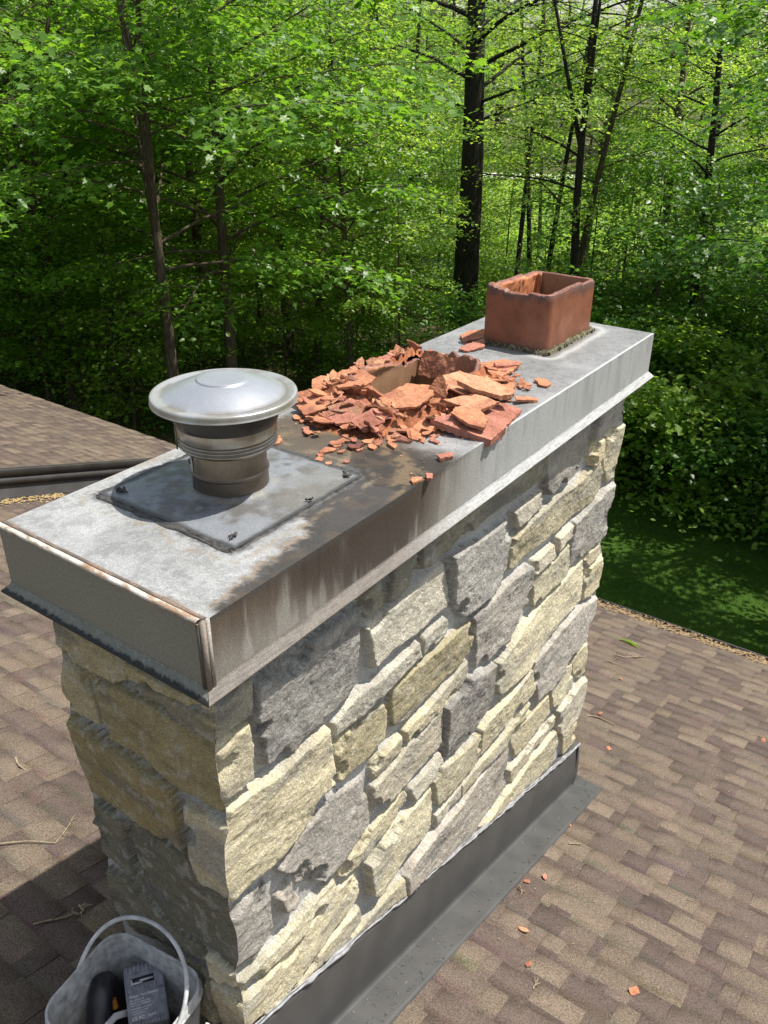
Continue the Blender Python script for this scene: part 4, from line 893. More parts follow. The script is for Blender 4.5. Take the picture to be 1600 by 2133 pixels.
SHARDS=[('br',.03,[(-0.203,1.296,0.05),(-0.166,1.361,0.055),(-0.104,1.506,0.045),(-0.094,1.633,0.03),(-0.023,1.652,0.015),(0.005,1.480,0.013),(0.024,1.334,0.012),(-0.056,1.316,0.028)],"largest clay slab, reddish with a thick front edge, overhanging the cover's long edge"),
('bo',.012,[(-0.146,1.334,0.075),(-0.143,1.408,0.08),(-0.077,1.423,0.07),(-0.027,1.400,0.055),(-0.014,1.347,0.045),(-0.061,1.322,0.055)],'rough orange clay slab lying on the largest reddish slab'),
('bl',.012,[(-0.224,1.416,0.08),(-0.154,1.522,0.085),(-0.062,1.547,0.07),(-0.077,1.423,0.07),(-0.170,1.415,0.075)],'flat pale orange clay slab with a small chip mark, just under the top slab'),
('bl',.02,[(-0.241,1.529,0.12),(-0.216,1.625,0.12),(-0.135,1.655,0.1),(-0.035,1.605,0.09),(-0.064,1.554,0.09),(-0.163,1.535,0.1)],'topmost pale orange clay slab, long and thick, propped over the others'),
('bo',.014,[(-0.446,1.963,0.03),(-0.361,2.143,0.02),(-0.291,2.168,0.015),(-0.263,2.048,0.02),(-0.247,1.892,0.03),(-0.255,1.831,0.03),(-0.359,1.843,0.04)],'broad orange clay slab at the far side of the heap towards the whole flue tile'),
('bo',.02,[(-0.245,1.812,0.045),(-0.177,1.883,0.03),(-0.108,1.752,0.035),(-0.120,1.671,0.045)],'square clay block under the end of the topmost slab'),
('so',.01,[(-0.105,1.749,0.02),(-0.042,1.818,0.008),(-0.026,1.793,0.008),(-0.081,1.718,0.02)],'narrow stick-like clay sliver pointing out of the heap to the right'),
('sr',.012,[(-0.345,2.015,0.04),(-0.283,2.135,0.025),(-0.266,2.094,0.025),(-0.318,1.982,0.04)],'narrow red clay strip on the broad far slab'),
('br',.01,[(-0.414,1.111,0.05),(-0.406,1.152,0.06),(-0.389,1.205,0.075),(-0.355,1.187,0.07),(-0.325,1.281,0.06),(-0.331,1.223,0.055),(-0.322,1.176,0.045),(-0.356,1.104,0.03),(-0.400,1.124,0.04)],'large dull red clay flake tilted forward at the front of the heap'),
('bw',.008,[(-0.570,1.173,0.05),(-0.539,1.214,0.06),(-0.437,1.208,0.06),(-0.433,1.183,0.05),(-0.469,1.163,0.045),(-0.527,1.156,0.04)],'brownish curved clay flake left of the large dull red flake'),
('bo',.012,[(-0.442,1.273,0.07),(-0.395,1.323,0.075),(-0.331,1.356,0.07),(-0.351,1.302,0.06),(-0.424,1.262,0.065)],"long orange clay flake under the broken flue's near wall"),
('bo',.012,[(-0.535,1.302,0.06),(-0.498,1.313,0.065),(-0.444,1.276,0.05),(-0.453,1.238,0.05),(-0.497,1.257,0.05)],"pinkish clay flake just left below the broken flue's near wall"),
('br',.012,[(-0.754,1.236,0.012),(-0.769,1.298,0.03),(-0.746,1.321,0.03),(-0.741,1.279,0.012)],'leftmost red clay flake standing on edge beside the vent cap'),
('bo',.01,[(-0.231,1.191,0.03),(-0.241,1.331,0.04),(-0.178,1.312,0.02),(-0.214,1.239,0.015),(-0.187,1.245,0.006),(-0.158,1.193,0.004),(-0.226,1.196,0.006)],'broad orange clay flake left of the largest reddish slab'),
('sr',.01,[(-0.268,1.150,0.012),(-0.267,1.172,0.02),(-0.190,1.169,0.01),(-0.199,1.163,0.004),(-0.247,1.145,0.004)],'purplish clay flake at the front, below the broad orange flake'),
('so',.008,[(-0.329,1.265,0.03),(-0.260,1.242,0.02),(-0.255,1.215,0.015),(-0.316,1.252,0.025)],'slender orange clay flake right of the large dull red flake'),
('bo',.012,[(-0.661,1.183,0.01),(-0.663,1.211,0.03),(-0.610,1.217,0.04),(-0.595,1.198,0.03),(-0.617,1.158,0.012)],'orange clay flake at the left end of the heap'),
('so',.01,[(-0.700,1.192,0.008),(-0.712,1.235,0.015),(-0.683,1.224,0.012),(-0.667,1.181,0.006)],"small orange clay flake at the heap's left tip"),
('co',.006,[(-0.686,1.116,0.006),(-0.681,1.132,0.006),(-0.645,1.127,0.006),(-0.638,1.101,0.006),(-0.655,1.089,0.006)],''),
('co',.006,[(-0.636,1.093,0.006),(-0.640,1.125,0.006),(-0.625,1.131,0.006),(-0.607,1.114,0.006),(-0.616,1.079,0.006)],''),
('cr',.008,[(-0.581,1.041,0.008),(-0.566,1.061,0.008),(-0.540,1.034,0.008),(-0.541,1.014,0.008)],''),
('co',.006,[(-0.543,1.038,0.006),(-0.527,1.040,0.006),(-0.512,1.028,0.006),(-0.524,1.024,0.006)],''),
('co',.006,[(-0.397,0.917,0.006),(-0.401,0.958,0.008),(-0.367,0.972,0.006),(-0.363,0.950,0.006),(-0.388,0.911,0.006)],''),
('co',.005,[(-0.397,0.903,0.005),(-0.378,0.917,0.005),(-0.364,0.895,0.005),(-0.379,0.888,0.005)],''),
('co',.006,[(-0.368,0.857,0.006),(-0.375,0.884,0.006),(-0.352,0.885,0.006),(-0.340,0.862,0.006)],''),
('co',.006,[(-0.328,0.863,0.006),(-0.317,0.883,0.006),(-0.301,0.863,0.006),(-0.314,0.850,0.006)],''),
('cr',.005,[(-0.288,0.911,0.005),(-0.276,0.928,0.005),(-0.267,0.910,0.005),(-0.276,0.900,0.005)],''),
('co',.006,[(-0.352,0.958,0.006),(-0.339,0.985,0.006),(-0.329,0.959,0.006),(-0.342,0.949,0.006)],''),
('cr',.005,[(-0.310,1.005,0.005),(-0.302,1.036,0.005),(-0.292,1.018,0.005),(-0.301,0.999,0.005)],''),
('co',.008,[(-0.260,1.115,0.008),(-0.253,1.129,0.008),(-0.219,1.119,0.008),(-0.209,1.089,0.006),(-0.244,1.101,0.008)],''),
('cd',.01,[(-0.354,1.013,0.01),(-0.312,1.053,0.01),(-0.306,1.014,0.01),(-0.320,0.996,0.01)],''),
('co',.008,[(-0.337,1.069,0.01),(-0.312,1.115,0.01),(-0.299,1.069,0.008),(-0.319,1.063,0.008)],''),
('co',.006,[(-0.301,1.058,0.008),(-0.292,1.074,0.008),(-0.264,1.066,0.006),(-0.262,1.042,0.006),(-0.283,1.043,0.006)],''),
('cr',.006,[(-0.296,1.088,0.008),(-0.288,1.120,0.008),(-0.273,1.111,0.006),(-0.265,1.078,0.006),(-0.280,1.075,0.006)],''),
('co',.008,[(-0.401,0.984,0.008),(-0.389,1.022,0.01),(-0.364,0.995,0.008),(-0.376,0.975,0.006)],''),
('co',.008,[(-0.404,1.020,0.01),(-0.401,1.052,0.012),(-0.362,1.042,0.01),(-0.392,1.026,0.008)],''),
('co',.008,[(-0.418,1.063,0.01),(-0.417,1.091,0.01),(-0.400,1.082,0.008),(-0.391,1.062,0.008)],''),
('cr',.008,[(-0.380,1.065,0.01),(-0.362,1.078,0.01),(-0.345,1.052,0.008),(-0.361,1.049,0.008)],''),
('co',.008,[(-0.318,1.146,0.01),(-0.323,1.164,0.015),(-0.301,1.168,0.01),(-0.298,1.149,0.008)],''),
('cw',.008,[(-0.303,1.179,0.015),(-0.297,1.215,0.02),(-0.285,1.229,0.015),(-0.283,1.200,0.01)],''),
('co',.006,[(-0.177,1.252,0.006),(-0.151,1.281,0.008),(-0.153,1.250,0.006)],''),
('cr',.008,[(-0.162,1.228,0.008),(-0.156,1.242,0.008),(-0.115,1.223,0.008),(-0.118,1.212,0.006),(-0.149,1.214,0.006)],''),
('sr',.012,[(-0.058,1.116,0.012),(-0.039,1.146,0.014),(-0.025,1.165,0.012),(-0.010,1.141,0.01),(-0.034,1.099,0.01)],'reddish clay chip alone on the cover in front of the largest slab'),
('so',.008,[(-0.030,0.917,0.008),(-0.021,0.944,0.01),(-0.009,0.954,0.008),(-0.001,0.932,0.008),(-0.011,0.902,0.008)],"orange clay chip near the cover's edge, left one of the pair furthest from the heap"),
('sr',.012,[(-0.010,0.973,0.012),(0.007,0.985,0.012),(0.022,0.958,0.01),(0.009,0.949,0.01)],"stubby red clay chip, right one of the pair by the cover's edge"),
('so',.01,[(-0.150,2.007,0.014),(-0.102,2.030,0.014),(-0.069,2.000,0.012),(-0.068,1.959,0.01),(-0.103,1.957,0.01)],'oval orange clay chip alone on the pale cover between the heap and the whole flue tile'),
('so',.005,[(-0.584,0.878,0.005),(-0.590,0.910,0.005),(-0.582,0.932,0.005),(-0.561,0.916,0.005),(-0.559,0.875,0.005)],'small clay chip beside the vent pipe, the larger of two'),
('so',.004,[(-0.603,0.935,0.004),(-0.599,0.949,0.004),(-0.585,0.938,0.004),(-0.590,0.929,0.004)],'tiny clay chip beside the vent pipe'),
('sr',.01,[(-0.608,2.164,0.015),(-0.604,2.286,0.02),(-0.583,2.370,0.02),(-0.534,2.265,0.015),(-0.566,2.178,0.008)],'dark red clay flake leaning at the left foot of the whole flue tile'),
('so',.012,[(-0.715,2.355,0.012),(-0.720,2.440,0.015),(-0.672,2.518,0.015),(-0.600,2.401,0.012),(-0.657,2.289,0.01)],'orange clay flake behind the dark red one at the foot of the whole flue tile'),
]

SHARDS += [
('bo', .011, [(-.43,1.30,.075),(-.36,1.27,.06),(-.27,1.31,.075),(-.25,1.40,.10),(-.31,1.46,.105),(-.40,1.43,.10)], 'broad orange flake lying across the near rim of the broken flue'),
('bl', .010, [(-.37,1.60,.085),(-.30,1.50,.10),(-.20,1.52,.075),(-.17,1.63,.06),(-.24,1.73,.07),(-.34,1.72,.085)], 'pale orange flake bridging the cover edge side of the broken flue'),
('bo', .010, [(-.70,1.33,.07),(-.60,1.28,.085),(-.50,1.32,.105),(-.51,1.40,.11),(-.60,1.43,.115),(-.69,1.42,.10)], 'orange flake leaning on the near back corner of the broken flue'),
('br', .010, [(-.56,1.13,.035),(-.47,1.10,.03),(-.39,1.15,.04),(-.41,1.24,.065),(-.52,1.25,.07)], 'dull red flake lying flat in the front middle of the heap'),
('bo', .009, [(-.70,1.15,.03),(-.62,1.11,.025),(-.57,1.17,.045),(-.60,1.25,.06),(-.69,1.24,.05)], 'orange flake lying flat at the front left of the heap')]
GRP = 'broken clay shards on the chimney cover'
for i, (kt, th, pts, lab) in enumerate(SHARDS):
    me, c = shardmesh('clay_shard', pts, th, kt[1], 100+i, 2 if kt[0] == 'b' else 1)
    zlo = min(p[2] for p in pts)
    o = obj('clay_shard', me); o.location = c
    if zlo-th < .001 and kt[0] != 'b': o.location.z += .001-(zlo-th)*.6
    sh = ['reddish', 'orange'][kt[1] in 'ol']
    lab = (lab or 'small flat %s clay chip lying loose in front of the heap by the vent plate' % sh)
    tag(o, ' '.join(lab.replace('-', ' ').split()[:16]), 'clay shard', GRP if kt[0] != 'c' else GRP)
def upright(name, yz, y0, th, tone, seed, label):
    """a shard standing on edge: outline in x,z on the plane y=y0"""
    pts = [(p[0], p[1], 0) for p in yz]; me, c = shardmesh('clay_shard', pts, th, tone, seed, 3)
    o = obj('clay_shard', me); o.rotation_euler = (PI/2, 0, 0); o.location = (c[0], y0, c[1]); return tag(o, label, 'clay shard', GRP)
u1 = upright('x', [(-.568,.103),(-.522,.111),(-.438,.092),(-.379,.104),(-.355,.100),(-.322,.050),(-.322,.0),(-.573,.0),(-.58,.05)], 1.815, .030, 'o', 77, 'thick orange chunk standing at the far side of the broken flue hole'); u1.rotation_euler = (PI/2-.35, 0, .10)
u2 = upright('x', [(-.250,.165),(-.232,.158),(-.205,.100),(-.195,.02),(-.300,.012),(-.285,.06),(-.262,.135)], 1.43, .014, 'o', 78, 'pointed upright orange shard at the near right corner of the broken flue hole'); u2.location.x -= .02; u2.rotation_euler = (PI/2-.3, .1, .3)
u3 = upright('x', [(-.60,.085),(-.53,.105),(-.46,.095),(-.40,.06),(-.35,.03),(-.33,.0),(-.60,.0)], 1.325, .016, 'o', 79, 'long curved orange slab leaning against the broken flue on its vent side'); u3.rotation_euler = (PI/2+.28, 0, .04)
# small shards heaped round the hole, copies of a dozen shapes
lib = []
for i in range(16):
    r = random.Random(500+i); n = r.randint(5, 8); R0 = r.choice((.014, .018, .022, .03, .032, .038, .044))*r.uniform(.9, 1.1); el = r.uniform(.5, .9)
    pts = [(R0*math.cos(6.283*k/n+r.uniform(-.25, .25))*r.uniform(.75, 1.15), R0*el*math.sin(6.283*k/n+r.uniform(-.25, .25))*r.uniform(.75, 1.15), r.uniform(-.002, .002)) for k in range(n)]
    me, c = shardmesh('clay_shard', pts, r.uniform(.003, .008), 'oolooroo'[i % 8], 40+i, 1); lib.append((me, R0))
lib2 = []
for i in range(6):
    r = random.Random(700+i); n = r.randint(8, 11); R0 = r.uniform(.050, .068); el = r.uniform(.5, .75)
    pts = [(R0*math.cos(6.283*k/n+r.uniform(-.2, .2))*r.uniform(.6, 1.15), R0*el*math.sin(6.283*k/n+r.uniform(-.2, .2))*r.uniform(.6, 1.15), .010*math.sin(k*1.3)) for k in range(n)]
    me, c = shardmesh('clay_shard', pts, r.uniform(.005, .007), 'orlwor'[i], 70+i, 2); lib2.append((me, R0))
def heap(x, y):
    dx = max(FL2[0]-x, x-FL2[1], 0); dy = max(FL2[2]-y, y-FL2[3], 0); d = math.hypot(dx, dy)
    ext = .40 if y < FL2[2] else .22
    if x < FL2[0]: ext = .21
    if x > FL2[1]+.02: ext = .22
    k = max(0, 1-d/ext); return d, (.085 if x > FL2[0] else .115)*k**(1.1 if x > FL2[0] else .7)
r = random.Random(99); cnt = 0; tries = 0
while cnt < 222 and tries < 6000:
    tries += 1; x = r.uniform(-.79, -.05); y = r.uniform(.98, 2.02); d, h = heap(x, y)
    if d < .012 or h < .004: continue
    if y < 1.34 and (x < -.74+.0 or x > -.18) : continue
    if y < 1.10 and r.random() < .55: continue
    if x < -.785: continue
    p = .35+.65*min(1, h/.05)
    if y > 1.9 and x < -.35: p *= .3
    if r.random() > p: continue
    me, R0 = r.choice(lib2) if (.018 < h < .07 and r.random() < .30 and y < 1.36 or cnt < 12 and x < -.6) else r.choice(lib); o = obj('clay_shard', me)
    tl = .15+.5*min(1, h/.05)
    z = .005+h*r.uniform(.35, 1.0)
    o.location = (x, y, z); o.rotation_euler = (r.gauss(0, tl*.6), r.gauss(0, tl*.6), r.uniform(0, 6.28)); s_ = r.uniform(.8, 1.3) if h > .03 else r.uniform(.5, 1.0)
    o.scale = (s_, s_, s_*r.uniform(.8, 1.2)); cnt += 1
    tag(o, 'small orange or reddish clay shard in the heap around the broken flue', 'clay shard', 'small clay shards heaped round the broken flue')
r = random.Random(5)
for i in range(30):          # shards lodged on the broken rim itself
    t = (i % 15+r.random())/15; me, R0 = r.choice(lib); o = obj('clay_shard', me)
    if i < 15: x, y, z = FL2[0]-.004-r.uniform(0, .02), FL2[2]+(FL2[3]-FL2[2])*t, top2(FL2[0], FL2[2]+.1)-.004
    else: x, y, z = FL2[0]+(FL2[1]-FL2[0])*t, FL2[2]-r.uniform(0, .02), max(.02, top2(FL2[0]+(FL2[1]-FL2[0])*t, FL2[2]))+.002
    o.location = (x, y, z); o.rotation_euler = (r.gauss(0, .5), r.gauss(0, .5), r.uniform(0, 6.28)); s_ = r.uniform(.7, 1.15); o.scale = (s_, s_, s_*1.4)
    tag(o, 'small orange or reddish clay shard in the heap around the broken flue', 'clay shard', 'small clay shards heaped round the broken flue')
def crumb(r):
    while True:
        x, y = r.uniform(-.8, -.02), r.uniform(.8, 2.15); d, h = heap(x, y)
        if d > .01 and d < .50 and r.random() < math.exp(-d*7): return (x, y, .004)
cr = litter('clay_crumbs', M['clay2'], None, 1500, crumb, 17, (.0015, .006), 1.0); tag(cr, 'orange clay crumbs and grit sprinkled over the cover round the heap', 'crumbs', kind='stuff')
# rubble mound filling under the shards
nx, ny = 130, 150; gx = np.linspace(-.80, -.03, nx); gy = np.linspace(.96, 2.06, ny); X, Y = np.meshgrid(gx, gy)
dx = np.maximum(np.maximum(FL2[0]-X, X-FL2[1]), 0); dy = np.maximum(np.maximum(FL2[2]-Y, Y-FL2[3]), 0); d = np.hypot(dx, dy)
ext = np.where(Y < FL2[2], .30, .16); ext = np.where(X < FL2[0], .19, ext); ext = np.where(X > FL2[1], .17, ext)
k = np.clip(1-d/ext, 0, 1); nn = fbm(X, Y, 34, 3, 400); vor = fbm(X, Y, 60, 2, 401)
Zm = np.where(X < FL2[0], .115*k**.8, .085*k**1.1)*(.55+.6*nn) + .02*(vor-.5)*(k > 0) - .012; Zm = np.maximum(Zm, -.01)
F = grid_faces(ny, nx); V = np.stack([X, Y, Zm], -1).reshape(-1, 3); cx = V[F].mean(1)
keep = (cx[:, 2] > -.006) & ~((cx[:, 0] > FL2[0]+.008) & (cx[:, 0] < FL2[1]-.008) & (cx[:, 1] > FL2[2]+.008) & (cx[:, 1] < FL2[3]-.008))
cc = np.array((.36, .14, .07))*(.5+.9*fbm(X, Y, 50, 3, 402))[..., None]
rub = obj('clay_rubble', npmesh('clay_rubble', V, F[keep], False, cc.reshape(-1, 3)), M['clay'])
tag(rub, 'fine broken orange clay rubble underneath the shards round the hole', 'rubble', kind='stuff')

# ------------------------------------------------------------------ chips, twigs, leaves on the roof
CHIPS = [(-0.411,4.903),(-0.295,4.098),(-0.046,3.616),(0.152,1.853),(0.206,1.961),(0.292,1.519),(0.408,1.337),(0.800,4.806),(0.841,1.540),(0.116,2.516)]
CL = ['orange clay chip on the right roof below the thin twigs', 'orange clay chip on the roof just right of the arched dark twig', 'narrow clay chip on the roof near the far end of the flashing',
      'orange clay chip by a tuft of straw next to the flashing', 'clay chip on the roof right of the one by the straw tuft', 'clay chip on the roof midway down the flashing, lower right', 'clay chip on the open roof at the bottom right, nearest the camera but one',
      'clay chip at the right edge of the roof', 'pale clay chip low on the right of the roof', 'tiny clay chip beside the flange of the flashing near its far end']
for i, (x, y) in enumerate(CHIPS):
    me, R0 = lib[(i*5+1) % 16]; o = obj('clay_chip', me); o.location = (x, y, float(zr(y))+.018); s_ = .018/R0*(1+.3*(i % 3)); o.scale = (s_,)*3; o.rotation_euler = (-.29, 0, i*1.3)
    tag(o, CL[i], 'clay chip', 'clay chips fallen on the roof')
def onroof(pts, lift=.010): return [(x, y, float(zr(y))+lift+(.006*((k*7) % 3))) for k, (x, y) in enumerate(pts)]
def stick(pts, r0, name, label, cat, m, grp=None, side=()):
    mb = MB(); P = np.array(onroof(pts)); t = np.linspace(0, 1, len(P)); T2 = np.linspace(0, 1, len(P)*5)
    Q = np.stack([np.interp(T2, t, P[:, k]) for k in range(3)], -1); Q += .004*(np.stack([vn(T2*9, T2*0, 4), vn(T2*9, T2*0, 5), vn(T2*9, T2*0, 6)], -1)-.5)
    mb.tube(Q, np.linspace(r0, r0*.5, len(Q)), 6)
    for (k, dx, dy) in side:
        q = Q[int(k*(len(Q)-1))]; mb.tube([q, q+np.array((dx*.5, dy*.5, .012)), q+np.array((dx, dy, .006))], [r0*.6, r0*.5, r0*.3], 5)
    o = mb.build(name, m, None, smooth=True); return tag(o, label, cat, grp)
TG = 'twigs lying on the roof'
stick([(-1.95,.05),(-1.841,.178),(-1.770,.279),(-1.683,.361),(-1.720,.438),(-1.770,.513),(-1.783,.538)], .004, 'twig', 'pale forked twig on the left roof beside the shadow edge', 'twig', M['straw'], TG, [(.62, .03, .03), (.8, -.02, .05)])
stick([(-2.440,.629),(-2.376,.601),(-2.336,.590),(-2.296,.601)], .008, 'twig', 'short curled pale twig on the left roof left of the stones', 'twig', M['straw'], TG)
stick([(-0.658,5.402),(-0.556,5.406),(-0.466,5.551),(-0.423,5.664)], .008, 'twig', 'grey twig just below the green leaves near the gutter', 'twig', M['twig'], TG, [(.4, .02, .06)])
stick([(-0.634,5.196),(-0.556,5.172),(-0.494,5.177)], .006, 'twig', 'thin short twig between the grey twig and the chimney', 'twig', M['twig'], TG)
stick([(-0.361,3.980),(-0.284,4.018),(-0.182,4.007),(-0.131,4.003)], .007, 'twig', 'dark arched twig touching the far corner of the chimney', 'twig', M['twig'], TG)
stick([(0.643,4.852),(0.738,4.842),(0.86,4.860)], .006, 'twig', 'thin twig at the right edge of the roof', 'twig', M['twig'], TG)
stick([(0.183,2.343),(0.240,2.385)], .006, 'twig', 'short pale stub of twig near the flashing flange', 'twig', M['straw'], TG)
stick([(0.831,2.364),(0.900,2.397)], .003, 'straw', 'pair of pale straws on the right roof', 'straw', M['straw'], None, [(.3, .06, .03)])
stick([(0.484,1.224),(0.476,1.289)], .004, 'straw', 'little tuft of straw on the roof at the bottom right', 'straw', M['straw'], None, [(.3, .02, .03), (.6, -.02, .02)])
stick([(0.138,1.777),(0.182,1.772)], .004, 'straw', 'tuft of straw under the clay chip by the flashing', 'straw', M['straw'], None, [(.3, .03, -.03), (.6, .01, -.05), (.5, -.03, .01)])
stick([(-1.265,0.196),(-1.215,0.184),(-1.212,0.147)], .005, 'seed_cluster', 'pale curled seed cluster in the chimney shadow on the left roof', 'seed cluster', M['straw'], None, [(.2, .03, .03), (.5, -.03, .03), (.7, .03, -.02), (.4, .02, .04), (.9, -.02, -.03)])
stick([(-1.30,0.0),(-1.235,0.116),(-1.231,0.148)], .005, 'seed_cluster', 'dark dry stem with a pale tip in the chimney shadow', 'seed cluster', M['twig'], None, [(.8, .02, .02), (.9, -.02, .02)])
V = []; F = []
for (x, y, a, s) in ((-.690, 5.85, .2, .075), (-.60, 5.81, -.3, .06), (-.63, 5.85, .5, .07)):
    k = len(V)
    for (u, v_, h) in ((-1, 0, 0), (-.3, .35, .02), (.4, .28, .02), (1, 0, 0), (.4, -.28, .02), (-.3, -.35, .02), (0, 0, .005)):
        V.append((x+s*(u*math.cos(a)-v_*math.sin(a)), y+s*(u*math.sin(a)+v_*math.cos(a)), float(zr(y+s*(u*math.sin(a)+v_*math.cos(a))))+.012+h*.6))
    F += [(k+i, k+(i+1) % 6, k+6) for i in range(6)]
tag(obj('fallen_leaves', npmesh('fallen_leaves', V, np.array(F)), M['leaf_y']), 'three fresh green leaves lying together on the roof near the gutter', 'leaves')
yl = litter('yellow_litter', M['dryleaf'], None, 260, lambda r: ((lambda y: (-6.80+r.uniform(-.03, .16)*(.4+r.random()), y, float(zr(y))+.02))(r.uniform(2.9, 3.9))), 7, (.01, .035))
tag(yl, 'yellow dry litter piled along the foot of the upper roof trim', 'litter', kind='stuff')
gl2 = litter('roof_litter', M['straw'], None, 260, lambda r: ((lambda x, y: (x, y, float(zr(y))+.014))(r.uniform(.05, 2.2) if r.random() < .75 else r.uniform(-3.5, -.8), r.uniform(-.3, 6.3))), 11, (.003, .010))
tag(gl2, 'tiny pale crumbs and grit scattered over the roof shingles', 'grit', kind='stuff')
gl3 = litter('dirt_specks', M['screw'], None, 150, lambda r: ((lambda y: (XR+r.uniform(.07, .20), y, float(zr(y))+.0245))(r.choice((r.uniform(.5, 1.2), r.uniform(0, 3))))), 12, (.003, .011))
tag(gl3, 'dark specks of dirt on the grey flashing flange', 'dirt', kind='stuff')

# ------------------------------------------------------------------ white bucket with tools beside the chimney
BX, BY, BZ = -.378, -.175, -1.53
bucket = empty('bucket', (BX, BY, float(zr(BY))), 'scuffed white square bucket standing in the chimney shadow on the roof', 'bucket')
def relb(o, b=None):
    o.matrix_parent_inverse = Matrix.Translation(-Vector((BX, BY, float(zr(BY))))); return o
def rloop(hx, hy, rad, n=96):
    L = rectloop(-hx, hx, -hy, hy, 0, n//4, rad); c, s = math.cos(.14), math.sin(.14)
    return np.stack([BX+L[:, 0]*c-L[:, 1]*s, BY+L[:, 0]*s+L[:, 1]*c], -1)
mb = MB(); rows = []
def brow(hx, hy, rad, z, slope=0.0):
    L = rloop(hx, hy, rad); zb_ = zr(L[:, 1])+.012; rows.append(np.stack([L[:, 0], L[:, 1], (z*(1-slope)+zb_*slope) if slope else np.full(len(L), z)], -1))
for t in (1, .8, .6, .4, .2): brow(.203-.035*t, .181-.035*t, .075, BZ-.03, t)
brow(.204, .182, .078, BZ-.05); brow(.210, .188, .08, BZ-.05); brow(.210, .188, .08, BZ-.04); brow(.205, .183, .08, BZ-.038); brow(.206, .184, .08, BZ-.004); brow(.204, .182, .08, BZ); brow(.200, .178, .08, BZ); brow(.198, .176, .078, BZ-.004)
for t in (.2, .4, .6, .8, 1): brow(.198-.035*t, .176-.035*t, .075, BZ-.03, t*.98)
Vb = np.concatenate(rows); mb.add(Vb, grid_faces(len(rows), 96, wrap=True))
c0 = rows[-1].mean(0); mb.add(np.vstack([rows[-1], c0]), [(i, (i+1) % 96, 96) for i in range(96)])
bb = relb(mb.build('body', M['white_plastic'], bucket, smooth=True))
# bail with taped grip
mb = MB(); ex_ = np.array((math.cos(.14), math.sin(.14), 0)); ctr = np.array((BX, BY, BZ-.035)); tt = np.linspace(0, PI, 48)
side = np.array((-.05, .62, .78)); side /= np.linalg.norm(side)
bail = [ctr - ex_*.212*math.cos(t)*(1+.05*math.sin(t)) + side*.262*math.sin(t)**.8 for t in tt]; bail = np.array(bail)
hn = relb(mb.tube(bail, .0075, 8).build('handle', M['strap'], bucket, smooth=True))
mb = MB(); k0, k1 = 17, 46; Pg = bail[k0:k1]; u = np.linspace(0, 1, len(Pg)); rg = .0115+.008*vn(u*14, u*0, 3)*np.sin(u*PI)**.3
mb.tube(Pg+np.array((0, 0, .002)), rg, 10)
# loose flaps of the wrapping
fl = Pg[:20]; V = []; 
for i, p in enumerate(fl):
    d_ = .030+.022*abs(math.sin(i*.62))*(1 if i < 18 else 0); V += [p+np.array((0, 0, -.004)), p+np.array((.25*d_, -.75*d_, -.55*d_))]
mb.add(V, [(2*i, 2*i+1, 2*i+3, 2*i+2) for i in range(len(fl)-1)])
grip = relb(mb.build('grip', M['strap'], bucket, smooth=True)); grip.parent = bucket; grip['label'] = 'torn white wrapping round the bucket handle'
# battery
TL = Vector((-.516, -.082, -1.622)); TR = Vector((-.441, .028, -1.628)); BL = Vector((-.372, -.180, -1.655))
exv = (TR-TL).normalized(); eyv = (BL-TL); eyv = (eyv-exv*eyv.dot(exv)).normalized(); ezv = exv.cross(-eyv).normalized()
BWd, BLn = .134, .205
Mb = Matrix(((exv.x, -eyv.x, ezv.x, TL.x), (exv.y, -eyv.y, ezv.y, TL.y), (exv.z, -eyv.z, ezv.z, TL.z), (0, 0, 0, 1)))   # x right, y up (towards top edge), z out
battery = empty('tool_battery', Mb @ Vector((BWd/2, -BLn/2, -.07)), 'grey ribbed power tool battery pack with white printing lying in the bucket', 'battery')
def relq(o): o.matrix_parent_inverse = Matrix.Translation(-battery.location); return o
bm = bmesh.new(); bmesh.ops.create_cube(bm, size=1)
for v in bm.verts: v.co = Vector((BWd*(v.co.x+.5)*(.98), -BLn*(.5-v.co.y), -.07*(.5-v.co.z)))
bmesh.ops.bevel(bm, geom=bm.edges[:], offset=.009, segments=3, affect='EDGES', profile=.6)
for v in bm.verts: v.co = Mb @ v.co
me = bpy.data.meshes.new('case'); bm.to_mesh(me); bm.free(); me.materials.append(M['batt']); case = relq(obj('case', me, None, battery))
mb = MB()
for i in range(9): mb.box((.008+i*.0135, -.030, -.002), (.015+i*.0135, .004, .004), M=Mb)
for i in range(7): mb.box((.018+i*.0135, -.088, -.001), (.023+i*.0135, -.072, .0025), M=Mb)
mb.box((.004, -.118, -.001), (.007, -.035, .0025), M=Mb); mb.box((.124, -.200, -.001), (.128, -.02, .003), M=Mb); mb.box((.006, -.095, -.001), (.126, -.0925, .002), M=Mb)
for i in range(11): mb.box((.012+i*.0105, -.206, -.001), (.018+i*.0105, -.186, .0035), M=Mb)
ribs = relq(mb.build('ribs', M['batt'], battery)); 
mb = MB(); mb.box((.022, -.068, -.002), (.098, -.045, .0022), M=Mb); lat = relq(mb.build('latch', M['black_plastic'], battery))
mb = MB(); mb.box((.024, -.067, .0022), (.060, -.060, .0035), M=Mb); mb.box((.05, -.060, .0022), (.096, -.054, .0035), M=Mb); mb.box((.022, -.068, .0022), (.027, -.047, .0032), M=Mb)
lp = relq(mb.build('latch_edge', M['strap'], lat)); lp.parent = lat; lp.matrix_parent_inverse = lat.matrix_parent_inverse.inverted() @ Matrix.Translation(-battery.location)
lp.matrix_parent_inverse = Matrix()
